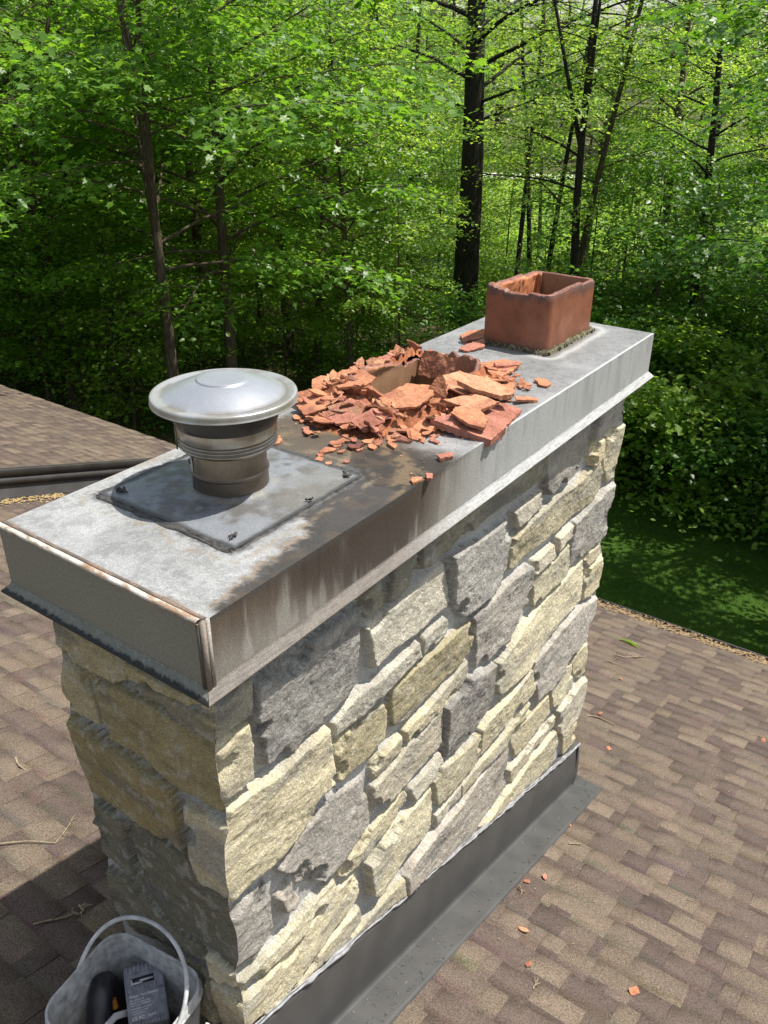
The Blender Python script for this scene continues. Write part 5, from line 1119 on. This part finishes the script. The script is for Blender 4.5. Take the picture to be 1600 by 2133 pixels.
lines = [("Power Tool Battery", .0115, .012, -.108), ("Part: BT12L-40", .0075, .012, -.119), ("Rating: 20V 2.0Ah 40Wh", .0068, .012, -.1275), ("Type: Li-ion  5INR18/65", .0068, .012, -.1355), ("WARNING: read manual", .0066, .012, -.147), ("do not burn or crush", .0062, .014, -.1545), ("recycle properly", .0062, .014, -.162), ("CE FC", .0155, .012, -.182), ("RoHS", .0105, .066, -.179)]
allv = []; allf = []; nn_ = 0
for (txt, sz, x, y) in lines:
    cu = bpy.data.curves.new('t', 'FONT'); cu.body = txt; cu.size = sz; cu.extrude = .0003; cu.resolution_u = 2; to = bpy.data.objects.new('t', cu); C.objects.link(to)
    dg = bpy.context.evaluated_depsgraph_get(); me = bpy.data.meshes.new_from_object(to.evaluated_get(dg))
    for v in me.vertices: allv.append(tuple(Mb @ Vector((v.co.x+x, v.co.y+y, v.co.z+.0012))))
    for p in me.polygons: allf.append([nn_+i for i in p.vertices])
    nn_ += len(me.vertices); bpy.data.objects.remove(to); bpy.data.meshes.remove(me)
me = bpy.data.meshes.new('printed_text'); me.from_pydata(allv, [], allf); me.update(); me.materials.append(M['print']); relq(obj('printed_text', me, None, battery))
# drill handle, tube and coil of strap
mb = MB()
P = np.array([(-.555, -.135, -1.66), (-.545, -.12, -1.72), (-.53, -.10, -1.85), (-.52, -.09, -1.98)]); mb.tube(P, [.034, .042, .044, .05], 16)
bm_ = [(-.555, -.135, -1.66), (-.545, -.15, -1.645), (-.53, -.17, -1.66), (-.47, -.24, -1.74)]; mb.tube(bm_, [.03, .036, .04, .045], 14)
tool = tag(mb.build('power_tool', M['black_plastic'], None, smooth=True), 'black power tool standing in the bucket left of the battery', 'power tool'); TP = tool
mb = MB(); mb.tube([(-.508, -.145, -1.705), (-.495, -.150, -1.735)], [.012, .012], 10); ot = mb.build('switch', M['orange'], tool, smooth=True); ot['label'] = 'small orange switch on the black tool'
mb = MB(); mb.box((-.16, -.13, -.10), (.15, .12, .02), M=Matrix.Translation((BX, BY, -1.82)) @ Matrix.Rotation(.14, 4, 'Z'))
V = []; 
tg = tag(mb.build('tool_bag', M['black_plastic'], None), 'dark bundle of tools filling the bottom of the bucket', 'tools')
mb = MB(); mb.tube([(-.385, -.245, -1.60), (-.40, -.205, -1.62), (-.43, -.13, -1.72)], [.011, .011, .011], 14); tag(mb.build('tube', M['strap'], None, smooth=True), 'pale round tube end sticking up in the bucket below the battery', 'tube')
mb = MB(); q = np.linspace(0, 1, 90)
for ph in (0, 2.1, 4.2):
    P = np.stack([-.100+.05*(q-.5)+.016*np.cos(q*7+ph), -.060-.22*q+.016*np.sin(q*7+ph), -1.62-.12*np.sin(q*PI*.5)+.016*np.sin(q*7+ph+1)], -1); mb.tube(P, .0105, 8)
tag(mb.build('strap_coil', M['strap'], None, smooth=True), 'twisted dirty white strap hanging beside the right edge of the bucket', 'strap')

# ------------------------------------------------------------------ ground, lawn, clearing, road
def sheetxy(name, x0, x1, y0, y1, z, m, nx=2, ny=2, zf=None):
    X, Y = np.meshgrid(np.linspace(x0, x1, nx), np.linspace(y0, y1, ny)); Z = np.full(X.shape, float(z)) if zf is None else zf(X, Y)
    return tag(obj(name, npmesh(name, np.stack([X, Y, Z], -1).reshape(-1, 3), grid_faces(ny, nx), True), m), kind='structure')
m, nt, b = mat('forest_floor')
n1 = nz(nt, .25, 4, .6); n2 = nz(nt, 3.5, 6, .7); n3 = nz(nt, 22, 4, .7)
c1 = ramp(nt, n3, [(.35, (.045, .032, .020)), (.5, (.10, .072, .045)), (.66, (.20, .15, .10))]); c2 = ramp(nt, n3, [(.35, (.02, .045, .010)), (.65, (.07, .13, .025))])
sepr = ramp(nt, n2, [(.46, (0, 0, 0)), (.56, (1, 1, 1))])
nt.links.new(mixc(nt, sepr, c1, c2), b.inputs['Base Color']); b.inputs['Roughness'].default_value = 1; b.inputs['Specular IOR Level'].default_value = .1
bump(nt, n3, 1, .05, b); M['floor'] = m
m, nt, b = mat('mown_lawn')
n1 = nz(nt, 1.2, 5, .6); n3 = nz(nt, 60, 4, .8)
nt.links.new(mixc(nt, 1.0, ramp(nt, n1, [(.3, (.038, .09, .011)), (.7, (.07, .135, .02))]), ramp(nt, n3, [(.3, (.55,)*3), (.7, (1.4,)*3)]), 'MULTIPLY'), b.inputs['Base Color'])
b.inputs['Roughness'].default_value = .95; b.inputs['Specular IOR Level'].default_value = .1; bump(nt, n3, 1, .03, b); M['lawn'] = m
M['meadow'] = simple('sunny_meadow', (.10, .17, .03), (.26, .30, .09), 1.2, .95, 1, .05)
g = sheetxy('ground', -700, 700, -300, 900, GZ-.02, M['floor'])
lp = [(-5.6, 3), (-5.9, 12), (-6.3, 20), (-5.6, 23.6), (-4.8, 20.8), (-4.2, 19.2), (-3.0, 17.9), (-1.6, 17.0), (-.2, 16.3), (2.4, 15.3), (6, 14.3), (14, 13.5), (14, 3)]
V = [(x, y, GZ) for x, y in lp][::-1]; tag(obj('lawn', npmesh('lawn', V, np.array([list(range(13))])), M['lawn']), kind='structure')
fwd = Vector((-math.sin(.62032), math.cos(.62032))); rgt = Vector((math.cos(.62032), math.sin(.62032)))
CX, CY, CZ = 1.28245, -1.07555, 1.15423
def pol(u, d):
    """ground point seen at photo column u (at mid height), d metres away from the camera foot"""
    a = math.atan((u-800)/1765*.90); q = fwd*math.cos(a)+rgt*math.sin(a); return CX+q.x*d, CY+q.y*d
def patch(name, us, d0, d1, z, m):
    V = [(*pol(u, d0), z) for u in us]+[(*pol(u, d1), z) for u in us[::-1]]; n = len(V)
    c = np.array(V).mean(0); V.append(tuple(c)); return tag(obj(name, npmesh(name, V, np.array([(i, (i+1) % n, n) for i in range(n)])), m), kind='structure')
patch('meadow', [930, 1050, 1200, 1400, 1650, 1900], 40, 74, GZ-.012, M['meadow'])
patch('road', [700, 1000, 1300, 1600, 2000], 75, 80, GZ-.004, M['roadmat'])

# ------------------------------------------------------------------ leaves and trees
def leaftemplate(kind):
    if kind == 'kite':
        V = np.array([(0, 0, 0), (.40, .42, .07), (0, 1.0, -.10), (-.40, .42, .07)]); F = [(0, 1, 2), (0, 2, 3)]
    elif kind == 'oval':
        V = np.array([(0, 0, 0), (.26, .25, .05), (.28, .6, .03), (0, 1.05, -.14), (-.28, .6, .03), (-.26, .25, .05)]); F = [(0, 1, 2), (0, 2, 3), (0, 3, 4), (0, 4, 5)]
    else:
        V = np.array([(0, .30, 0), (0, 0, .02), (.18, .12, 0), (.52, .10, -.05), (.34, .36, .03), (.60, .62, -.04), (.26, .60, .04), (0, 1.0, -.10), (-.26, .60, .04), (-.60, .62, -.04), (-.34, .36, .03), (-.52, .10, -.05), (-.18, .12, 0)])
        F = [(0, i, i+1) for i in range(1, 12)]+[(0, 12, 1)]
    return V, np.array(F)
def leaves(pos, size, kind, rng, tilt=.45, droop=None):
    T, F = leaftemplate(kind); n = len(pos); a = rng.uniform(0, 2*PI, n); s = size*rng.uniform(.65, 1.25, n)
    # leaf frame: y along blade, z normal mostly up
    nx_ = rng.normal(0, tilt, n); ny_ = rng.normal(0, tilt, n); N_ = np.stack([nx_, ny_, np.ones(n)], -1)
    if droop is not None: N_[:, :2] += droop
    N_ /= np.linalg.norm(N_, axis=1)[:, None]
    yv = np.stack([np.cos(a), np.sin(a), np.zeros(n)], -1); yv -= N_*(yv*N_).sum(1)[:, None]; yv /= np.linalg.norm(yv, axis=1)[:, None]; xv = np.cross(yv, N_)
    V = pos[:, None, :] + s[:, None, None]*(T[None, :, 0:1]*xv[:, None, :]+T[None, :, 1:2]*yv[:, None, :]+T[None, :, 2:3]*N_[:, None, :])
    return V.reshape(-1, 3), (F[None, :, :]+(np.arange(n)*len(T))[:, None, None]).reshape(-1, 3)
def curve(p0, d0, L, n, rng, up=0.0, wob=.12):
    P = [np.array(p0, float)]; d = np.array(d0, float); d /= np.linalg.norm(d); st = L/n
    for i in range(n):
        d = d+rng.normal(0, wob, 3)*(.6, .6, .4)+np.array((0, 0, up))/n; d /= np.linalg.norm(d); P.append(P[-1]+d*st)
    return np.array(P)
def tree_meshes(seed, H, zlow, R, nlimb, nsub, nleaf, lsize, kind, r0, lean=(0, 0), fork=None, top_sparse=.5, spray=(.34, .07), wob=.05, bare=0, thin=.32):
    rng = np.random.default_rng(seed); wood = MB(); LP = []; DR = []
    trunk = curve((0, 0, -.3), (lean[0], lean[1], 1), H*.93, 14, rng, .15, wob*.5); tt = np.linspace(0, 1, 15)
    rad = r0*(1-.80*tt)*(1+.35*np.exp(-tt*22)); wood.tube(trunk, rad, 10)
    at_ = lambda t: np.array([np.interp(t, tt, trunk[:, k]) for k in range(3)])
    stems = [(at_, lambda t: r0*(1-.80*t), zlow/H)]
    if fork is not None:
        for (fz, az, sp) in fork:
            p0 = at_(fz); d = np.array((math.cos(az)*sp, math.sin(az)*sp, 1)); L = H*(1-fz)*.95; b = curve(p0, d, L, 10, rng, .3, wob); rr = r0*(1-.8*fz)*.75
            wood.tube(b, np.linspace(rr, rr*.15, 11), 8); t2 = np.linspace(0, 1, 11)
            stems.append((lambda t, b=b, t2=t2: np.array([np.interp(t, t2, b[:, k]) for k in range(3)]), lambda t, rr=rr: rr*(1-.8*t), .15))
    for k in range(nlimb):
        st, rf, lo = stems[k % len(stems)] if k % 3 else stems[0]
        t = lo+(.97-lo)*((k+.5)/nlimb)**(1.15); p0 = st(t); az = k*2.399+rng.uniform(-.5, .5)
        prof = math.sin(PI*min(1, max(.08, (t-lo)/(1-lo)*.75+.25)))**.6
        L = R*prof*rng.uniform(.75, 1.15); el = .15+.65*t+rng.uniform(-.15, .15)
        d = (math.cos(az), math.sin(az), el); b = curve(p0, d, L, 8, rng, -.25, .13); rl = max(.008, min(rf(t)*.4, .012+L*.010))
        wood.tube(b, np.linspace(rl, rl*.2, 9), 6, cap=False); tb = np.linspace(0, 1, 9)
        for j in range(nsub):
            s_ = .30+.70*(j+.5)/nsub; q = np.array([np.interp(s_, tb, b[:, c]) for c in range(3)]); side = 1 if j % 2 else -1
            a2 = az+side*rng.uniform(.4, 1.1); l2 = L*rng.uniform(.22, .42)*(1.1-.4*s_)+.25; c2 = curve(q, (math.cos(a2), math.sin(a2), rng.uniform(-.05, .3)), l2, 4, rng, -.35, .12)
            wood.tube(c2, np.linspace(max(.006, rl*.35), .003, 5), 4, cap=False)
            if bare and rng.random() < bare: continue
            nl = int(nleaf*rng.uniform(.6, 1.4)*(1-.0*t)); u = rng.uniform(.1, 1.1, nl)**.8
            base = np.stack([np.interp(np.clip(u, 0, 1), np.linspace(0, 1, 5), c2[:, c]) for c in range(3)], -1)
            base += np.stack([rng.normal(0, spray[0]*.8, nl), rng.normal(0, spray[0]*.8, nl), rng.normal(0, spray[1], nl)], -1)
            rr_ = np.hypot(base[:, 0]-q[0], base[:, 1]-q[1]); base[:, 2] -= .10*rr_**2
            LP.append(base); DR.append(np.tile(np.array((math.cos(a2), math.sin(a2)))*.25, (nl, 1)))
    LP = np.concatenate(LP); DR = np.concatenate(DR)
    keep = (LP[:, 2] < 9.6) | (rng.random(len(LP)) < thin); LP = LP[keep]; DR = DR[keep]
    V, F = leaves(LP, lsize, kind, rng, .42, DR)
    fs = [np.vstack(wood.F3)] if wood.F3 else []; fs.append(np.vstack(wood.F4))
    return npmesh('trunk', np.vstack(wood.V), fs, True), npmesh('crown', V, F)
def mk(name, meshes, x, y, rz, sc, label, cat, group, lm, bmat, z=GZ):
    e = empty(name, (x, y, z), label, cat, group, rz); e.scale = (sc, sc, sc)
    for nm, me, mm in (('trunk', meshes[0], bmat), ('crown', meshes[1], lm)):
        o = bpy.data.objects.new(nm, me); C.objects.link(o); o.parent = e
        if not me.materials: me.materials.append(mm)
        if me.materials[0] != mm:
            o.material_slots[0].link = 'OBJECT'; o.material_slots[0].material = mm
    return e
# kinds
TM = {}
TM['mapleA'] = tree_meshes(1, 13.5, 4.9, 4.8, 34, 6, 78, .145, 'maple', .135, fork=[(.40, 2.2, .35), (.42, 5.3, .28)])
TM['mapleB'] = tree_meshes(2, 14, 4.2, 4.2, 32, 6, 80, .14, 'oval', .16, spray=(.27, .05))
TM['mapleC'] = tree_meshes(3, 12, 1.8, 3.8, 32, 6, 80, .135, 'kite', .13, spray=(.27, .05), lean=(.05, .03))
TM['tall'] = tree_meshes(4, 17, 6.0, 3.4, 26, 6, 70, .11, 'kite', .17, lean=(.03, -.03))
TM['big'] = tree_meshes(5, 19, 7.6, 5.4, 30, 7, 85, .115, 'kite', .45, lean=(.02, .03), bare=.15)
TM['slim'] = tree_meshes(6, 15, 5.0, 2.3, 22, 5, 46, .11, 'kite', .10, lean=(-.02, .04), bare=.25)
TM['forked'] = tree_meshes(7, 14, 5.4, 3.2, 26, 6, 50, .11, 'kite', .15, lean=(.07, .05), fork=[(.52, .3, .45), (.54, 2.6, .5)], bare=.15)
TM['sapling'] = tree_meshes(8, 5.2, .9, 1.5, 18, 5, 34, .10, 'kite', .035)
TM['saplingB'] = tree_meshes(9, 6.5, 1.8, 1.3, 16, 4, 28, .10, 'oval', .035)
TM['shrub'] = tree_meshes(10, 2.6, .12, 1.5, 22, 6, 40, .12, 'kite', .03, lean=(.1, .05), fork=[(.1, 1, .7), (.15, 4, .7)])
TM['shrubB'] = tree_meshes(11, 1.9, .1, 1.25, 18, 6, 44, .085, 'oval', .025, fork=[(.1, 2.4, .8), (.1, 5, .8)])
L_, LY, LD, BK, BD = M['leaf'], M['leaf_y'], M['leaf_d'], M['bark'], M['bark_dark']
def T(kind, u, d, rz, sc, label, group=None, lm=None, bm=None, cat='tree', name=None):
    x, y = pol(u, d)
    return mk(name or ('maple_tree' if kind.startswith('maple') else 'shrub' if kind.startswith('shrub') else 'sapling' if kind.startswith('sap') else 'forest_tree'), TM[kind], x, y, rz, sc, label, cat, group, lm or L_, bm or BK)
# trees one can tell apart
T('mapleA', 296, 18.3, .4, 1.05, 'forked brown trunk maple nearest the roof on the left')
T('mapleA', 50, 23, 2.1, 1.1, 'leafy maple behind the upper left roof', lm=L_)
T('big', 990, 27, 1.0, 1.0, 'thick dark trunk rising just left of the whole flue tile', bm=BD)
T('mapleB', 728, 21.5, .5, .72, 'bright sunlit maple between the vent cap and the thick dark trunk', lm=LY)
T('mapleC', 640, 24, 1.5, .9, 'low bright maple behind the heap of clay shards', lm=LY)
T('mapleC', 780, 27, 3.5, .66, 'small bright maple left against the thick dark trunk', lm=L_)
T('forked', 1262, 24, 2.6, 1.0, 'dark trunk forking high up above the whole flue tile', lm=LY, bm=BD)
T('slim', 1105, 31, .3, 1.05, 'slender trunk right of the thick dark trunk, first of three', lm=LY, bm=BD)
T('slim', 1140, 34, 2.3, 1.1, 'slender trunk right of the thick dark trunk, middle of three', lm=LY, bm=BD)
T('slim', 1165, 29, 4.3, 1.0, 'slender trunk right of the thick dark trunk, third of three', lm=LY, bm=BD)
T('tall', 1250, 38, 1.2, 1.0, 'pale straight trunk behind the forked tree', lm=LY)
T('slim', 1218, 25, 5.0, 1.1, 'leaning brown trunk right of the whole flue tile', lm=LY)
T('tall', 1432, 28, 3.3, .9, 'stout trunk in the sunny woodland right of the forked tree', lm=LY)
T('slim', 1470, 30, 1.3, 1.0, 'thin trunk between two stout ones at the right', lm=LY, bm=BD)
T('tall', 1530, 25, 5.1, .85, 'dark trunk near the right edge of the photo', lm=L_, bm=BD)
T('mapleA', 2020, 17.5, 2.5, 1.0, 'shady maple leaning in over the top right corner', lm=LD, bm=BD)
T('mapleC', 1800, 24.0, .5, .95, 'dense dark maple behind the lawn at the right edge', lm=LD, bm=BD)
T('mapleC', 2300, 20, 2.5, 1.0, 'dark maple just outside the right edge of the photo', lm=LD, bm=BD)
# the wood on the left and behind
rr = random.Random(21); placed = []
GT = 'trees of the wood behind the house'
def ok(x, y, dmin):
    return all((x-a)**2+(y-b)**2 > dmin*dmin for a, b in placed)
for o in list(bpy.data.objects):
    if o.type == 'EMPTY' and o.get('category') == 'tree': placed.append((o.location.x, o.location.y))
n = 0
for _ in range(900):
    if n >= 62: break
    u = rr.uniform(-200, 960); d = 20+rr.random()**1.3*42; x, y = pol(u, d)
    if not ok(x, y, 2.6) or (abs(u-985) < 200 and d < 29) or (u < 200 and d < 23): continue
    placed.append((x, y)); kd = rr.choice(['mapleB', 'mapleC', 'tall', 'slim', 'mapleC', 'mapleB', 'tall'])
    T(kd, u, d, rr.uniform(0, 6.28), rr.uniform(.8, 1.12), 'leafy green tree in the dense wood left of the thick dark trunk', GT, lm=rr.choice([L_, L_, LD, LY]), bm=rr.choice([BK, BD])); n += 1
n = 0
for _ in range(900):
    if n >= 9: break
    u = rr.uniform(1040, 1850); d = 30+rr.random()*12; x, y = pol(u, d)
    if not ok(x, y, 3.0) or 1330 < u < 1450: continue
    placed.append((x, y)); T(rr.choice(['slim', 'slim', 'tall', 'forked']), u, d, rr.uniform(0, 6.28), rr.uniform(.8, 1.1), 'slender tree in the sunny open woodland right of the thick dark trunk', GT+' on the right', lm=LY, bm=rr.choice([BK, BD])); n += 1
n = 0
for _ in range(900):
    if n >= 44: break
    u = rr.uniform(650, 1800); d = 82+rr.random()*30; x, y = pol(u, d)
    if not ok(x, y, 4.0): continue
    placed.append((x, y)); T(rr.choice(['mapleB', 'mapleC', 'tall', 'big']), u, d, rr.uniform(0, 6.28), rr.uniform(1.0, 1.35), 'distant tree in the green row beyond the clearing and road', 'far tree row beyond the clearing', lm=rr.choice([L_, LY]), bm=BK); n += 1
for i in range(14):
    T(['mapleB', 'mapleC', 'tall'][i % 3], -1250+i*80, 20+(i*7 % 5)*3.5, i, 1.0, 'leafy tree of the wood out beyond the left edge of the picture', 'trees of the wood beyond the left edge', lm=L_, bm=BK)
# saplings and shrubs
SPG = 'saplings of the understorey'
for i in range(70):
    u = rr.uniform(-200, 1600); d = rr.uniform(21, 46)
    if abs(u-985) < 90 and d < 30: d = 34
    if u > 1020 and i % 2: u -= 900
    if u > 1000: d = rr.uniform(24, 44)
    T(rr.choice(['sapling', 'saplingB']), u, d, rr.uniform(0, 6.28), rr.uniform(.7, 1.3), 'thin leafy sapling under the trees of the wood', SPG, lm=rr.choice([L_, LY]), cat='sapling')
T('shrub', 1490, 18.9, 1, 1.45, 'sunlit leafy bush at the lawn edge right of the chimney cover', lm=LY, cat='bush')
T('shrubB', 1590, 18.2, 3, 1.7, 'sunlit bush right of the larger bright one at the lawn edge', lm=LY, cat='bush')
T('shrub', 1410, 20.2, 4, 1.1, 'bright bush directly behind the far corner of the chimney cover', lm=L_, cat='bush')
eg = [(-4.9, 18.9), (-4.0, 17.9), (-2.9, 17.2), (-1.7, 16.6), (-.4, 16.0), (1.2, 15.4), (2.8, 14.9), (-5.4, 21), (-3.4, 19.3), (-1.4, 18.2), (.6, 17.3), (2.4, 16.6)]
for i, (x, y) in enumerate(eg):
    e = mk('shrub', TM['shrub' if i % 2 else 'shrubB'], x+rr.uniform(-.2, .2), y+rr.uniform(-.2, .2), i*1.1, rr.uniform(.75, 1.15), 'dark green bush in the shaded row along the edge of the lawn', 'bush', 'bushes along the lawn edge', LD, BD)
for i in range(34):
    u = rr.uniform(1180, 1750); d = rr.uniform(21, 29)
    T(rr.choice(['shrub', 'shrubB', 'sapling']), u, d, rr.uniform(0, 6.28), rr.uniform(.9, 1.5), 'green bush in the thicket behind the lawn edge bushes', 'thicket behind the lawn', lm=rr.choice([LD, L_, L_]), cat='bush', name='shrub')
# trees out of frame on the sunny side that shade the lawn
for i, (x, y, s_) in enumerate(((4.5, 15.5, .9), (6.0, 20.5, 1.0), (8.5, 17, .95), (2.3, 14.4, .85), (7.5, 13.2, .9))):
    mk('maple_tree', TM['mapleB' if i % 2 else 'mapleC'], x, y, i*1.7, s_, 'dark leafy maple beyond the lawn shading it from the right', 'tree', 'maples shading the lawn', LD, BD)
# ground cover: nobody could count it
def cover_leaves(name, n, fn, size, kind, m, label, seed, tilt=.6):
    rng = np.random.default_rng(seed); P = fn(rng, n); V, F = leaves(P, size, kind, rng, tilt); return tag(obj(name, npmesh(name, V, F), m), label, kind='stuff')
def polarr(rng, u, d, z):
    a = np.arctan((u-800)/1765*.9); f = np.array(fwd); r2 = np.array(rgt); q = f[None, :]*np.cos(a)[:, None]+r2[None, :]*np.sin(a)[:, None]
    return np.stack([CX+q[:, 0]*d, CY+q[:, 1]*d, z], -1)
def gc1(rng, n):
    k = n//40; u = rng.uniform(-300, 1100, k); d = 20+30*rng.random(k)**.8; c = polarr(rng, u, d, np.full(k, GZ+.12)); i = rng.integers(0, k, n); s = rng.normal(0, 1, (n, 3))*np.array((.28, .28, .05)); return c[i]+s
cover_leaves('ground_plants', 36000, gc1, .11, 'kite', M['leaf'], 'low green plants over the forest floor on the left', 31)
def gc2(rng, n):
    k = n//30; u = rng.uniform(980, 2000, k); d = 24+48*rng.random(k); c = polarr(rng, u, d, np.full(k, GZ+.35)); i = rng.integers(0, k, n); hh = .35+.5*rng.random(k)
    s = rng.normal(0, 1, (n, 3))*np.array((.35, .35, .0)); s[:, 2] = rng.uniform(-.3, 1, n)*hh[i]; return c[i]+s
cover_leaves('undergrowth', 70000, gc2, .17, 'kite', M['leaf_y'], 'tall sunlit weeds and brambles filling the open woodland on the right', 32, .9)
rng = np.random.default_rng(40); n = 60000
x = rng.uniform(-6, 3, n); y = rng.uniform(8.5, 22, n); edge = np.interp(x, [q[0] for q in lp[3:11]], [q[1] for q in lp[3:11]]); k = (y < edge-.02) & (x > -5.9); x = x[k]; y = y[k]; n = len(x)
a = rng.uniform(0, 6.28, n); h = rng.uniform(.03, .075, n); w_ = .006; dx = rng.normal(0, .03, n); dy = rng.normal(0, .03, n)
V = np.stack([np.stack([x-np.cos(a)*w_, y-np.sin(a)*w_, np.full(n, GZ)], -1), np.stack([x+np.cos(a)*w_, y+np.sin(a)*w_, np.full(n, GZ)], -1), np.stack([x+dx, y+dy, GZ+h], -1)], 1).reshape(-1, 3)
tag(obj('grass', npmesh('grass', V, np.arange(3*n).reshape(-1, 3)), M['leaf_g']), 'short mown grass of the shaded lawn', kind='stuff')
# fallen logs on the forest floor
for i, (u, d, rz) in enumerate(((745, 27.5, .4), (640, 30, 1.9), (820, 31, 2.6))):
    x, y = pol(u, d); mb = MB(); P = curve((x, y, GZ+.1), (math.cos(rz), math.sin(rz), .03), 3.2, 8, np.random.default_rng(i), 0, .06); mb.tube(P, np.linspace(.09, .05, 9), 8)
    tag(mb.build('fallen_log', BK, None, smooth=True), ['fallen log on the forest floor just behind the clay shards', 'fallen log deeper in the wood above the vent cap', 'fallen log left of the thick dark trunk'][i], 'log')
# distant white vehicle, utility line
vx, vy = pol(1392, 78); veh = empty('parked_van', (vx, vy, GZ), 'white van glimpsed through the leaves on the far road', 'van', rz=math.atan2(rgt.y, rgt.x))
def part(o): o.parent = veh; return o
bm = bmesh.new(); pts = [(-2.6, .45), (-2.6, 1.5), (-2.3, 2.15), (1.2, 2.2), (1.9, 1.4), (2.6, 1.15), (2.7, .5)]
va = [bm.verts.new((px_, -1, pz)) for px_, pz in pts]; vb = [bm.verts.new((px_, 1, pz)) for px_, pz in pts]
bm.faces.new(va); bm.faces.new(vb[::-1])
for i in range(len(pts)): j = (i+1) % len(pts); bm.faces.new((va[j], va[i], vb[i], vb[j]))
bmesh.ops.bevel(bm, geom=bm.edges[:], offset=.08, segments=2, affect='EDGES'); me = bpy.data.meshes.new('body'); bm.to_mesh(me); bm.free(); me.materials.append(M['vehwhite']); part(obj('body', me))
mb = MB(); mb.box((-.2, -1.012, 1.35), (1.0, -1.004, 1.95)); part(mb.build('window', M['glass']))
for xw in (-1.7, 1.7):
    for yw in (-.98, .98):
        mb = MB(); mb.tube([(xw, yw-.11, .36), (xw, yw+.11, .36)], [.36, .36], 18); part(mb.build('wheel', M['black_plastic'], smooth=True))
poles = []
for i, u in enumerate((880, 1900)):
    x, y = pol(u, 70); mb = MB(); mb.tube([(x, y, GZ), (x, y, GZ+8.2)], [.15, .11], 10); mb.box((x-.9, y-.05, GZ+7.6), (x+.9, y+.05, GZ+7.72)); tag(mb.build('utility_pole', M['pole'], None), ['wooden utility pole hidden in the trees left of the clearing', 'wooden utility pole out beyond the right edge'][i], 'pole'); poles.append((x, y))
for i, (hz, off) in enumerate(((7.75, .8), (7.2, 0), (6.3, 0))):
    t = np.linspace(0, 1, 30); P = np.stack([poles[0][0]+(poles[1][0]-poles[0][0])*t+off, poles[0][1]+(poles[1][1]-poles[0][1])*t, GZ+hz-.1-2.2*t*(1-t)*.6], -1); mb = MB(); mb.tube(P, .022, 5)
    tag(mb.build('utility_wire', M['wire'], None), ['topmost pale utility wire crossing the clearing', 'middle utility wire crossing the clearing', 'lowest utility wire crossing the clearing'][i], 'wire')

# ------------------------------------------------------------------ labels that single out each repeat
bpy.context.view_layer.update()
def screen_u(p):
    q = cam.matrix_world.inverted() @ Vector(p); return 800+1764.94*q.x/max(-q.z, .01)
ORD = ['nearest', 'second nearest', 'third nearest', 'fourth nearest', 'fifth nearest', 'sixth nearest', 'seventh nearest', 'eighth nearest', 'ninth nearest', 'tenth nearest', 'eleventh nearest', 'twelfth nearest', 'thirteenth nearest', 'fourteenth nearest']
REG = [(-9999, 0, 'at the left edge of the picture'), (0, 150, 'over the upper left roof'), (150, 290, 'left of the forked maple'), (290, 400, 'straight above the vent cap\'s left half'), (400, 520, 'straight above the vent cap\'s middle'), (520, 640, 'above the vent cap\'s right rim'), (640, 760, 'above the left part of the clay heap'), (760, 880, 'above the broken flue hole'), (880, 985, 'just left of the thick dark trunk'),
       (985, 1110, 'just right of the thick dark trunk'), (1110, 1230, 'straight above the whole flue tile'), (1230, 1360, 'above the far right corner of the cover'), (1360, 1480, 'right of the forked dark trunk'), (1480, 1600, 'near the right edge'), (1600, 99999, 'at the very right edge')]
KIND = {'trees of the wood behind the house': 'leafy tree', 'trees of the wood behind the house on the right': 'slender sunny tree', 'far tree row beyond the clearing': 'distant tree past the clearing', 'saplings of the understorey': 'leafy sapling', 'thicket behind the lawn': 'thicket bush', 'bushes along the lawn edge': 'dark lawn edge bush', 'maples shading the lawn': 'dark maple past the lawn'}
for grp, kn in KIND.items():
    mem = [o for o in bpy.data.objects if o.get('group') == grp and o.parent is None]
    for (a, b, nm) in REG:
        ms = sorted([o for o in mem if a <= screen_u(o.location+Vector((0, 0, 2))) < b], key=lambda o: (o.location-cam.location).length)
        for k, o in enumerate(ms): o['label'] = ('%s %s, %s' % (kn, nm, ORD[min(k, 13)])) if len(ms) > 1 else '%s %s, the only one there' % (kn, nm)
ch = sorted([o for o in bpy.data.objects if o.name.startswith('clay_shard') and str(o.get('label')).startswith('small flat')], key=lambda o: screen_u(o.location))
NUM = 'first second third fourth fifth sixth seventh eighth ninth tenth eleventh twelfth thirteenth fourteenth fifteenth sixteenth seventeenth eighteenth nineteenth twentieth'.split()+['%dth' % k for k in range(21, 40)]
for k, o in enumerate(ch): o['label'] = ('reddish' if 'reddish' in o['label'] else 'orange')+' clay chip scattered before the heap, %s from the left' % NUM[k]

for o in bpy.data.objects:
    if o.get('group') == 'small clay shards heaped round the broken flue':
        x, y, z = o.location
        if y > 1.86: reg = 'small clay shard among those on the far side of the broken flue'
        elif x < FL2[0]-.0: reg = 'small clay shard among those banked against the broken flue\'s long back side' if y > 1.34 else 'small clay shard at the back left end of the heap'
        elif x > FL2[1]: reg = 'small clay shard under or beside the big slabs towards the cover edge'
        else: reg = 'small clay shard among those piled between the broken flue and the vent plate'
        o['label'] = reg
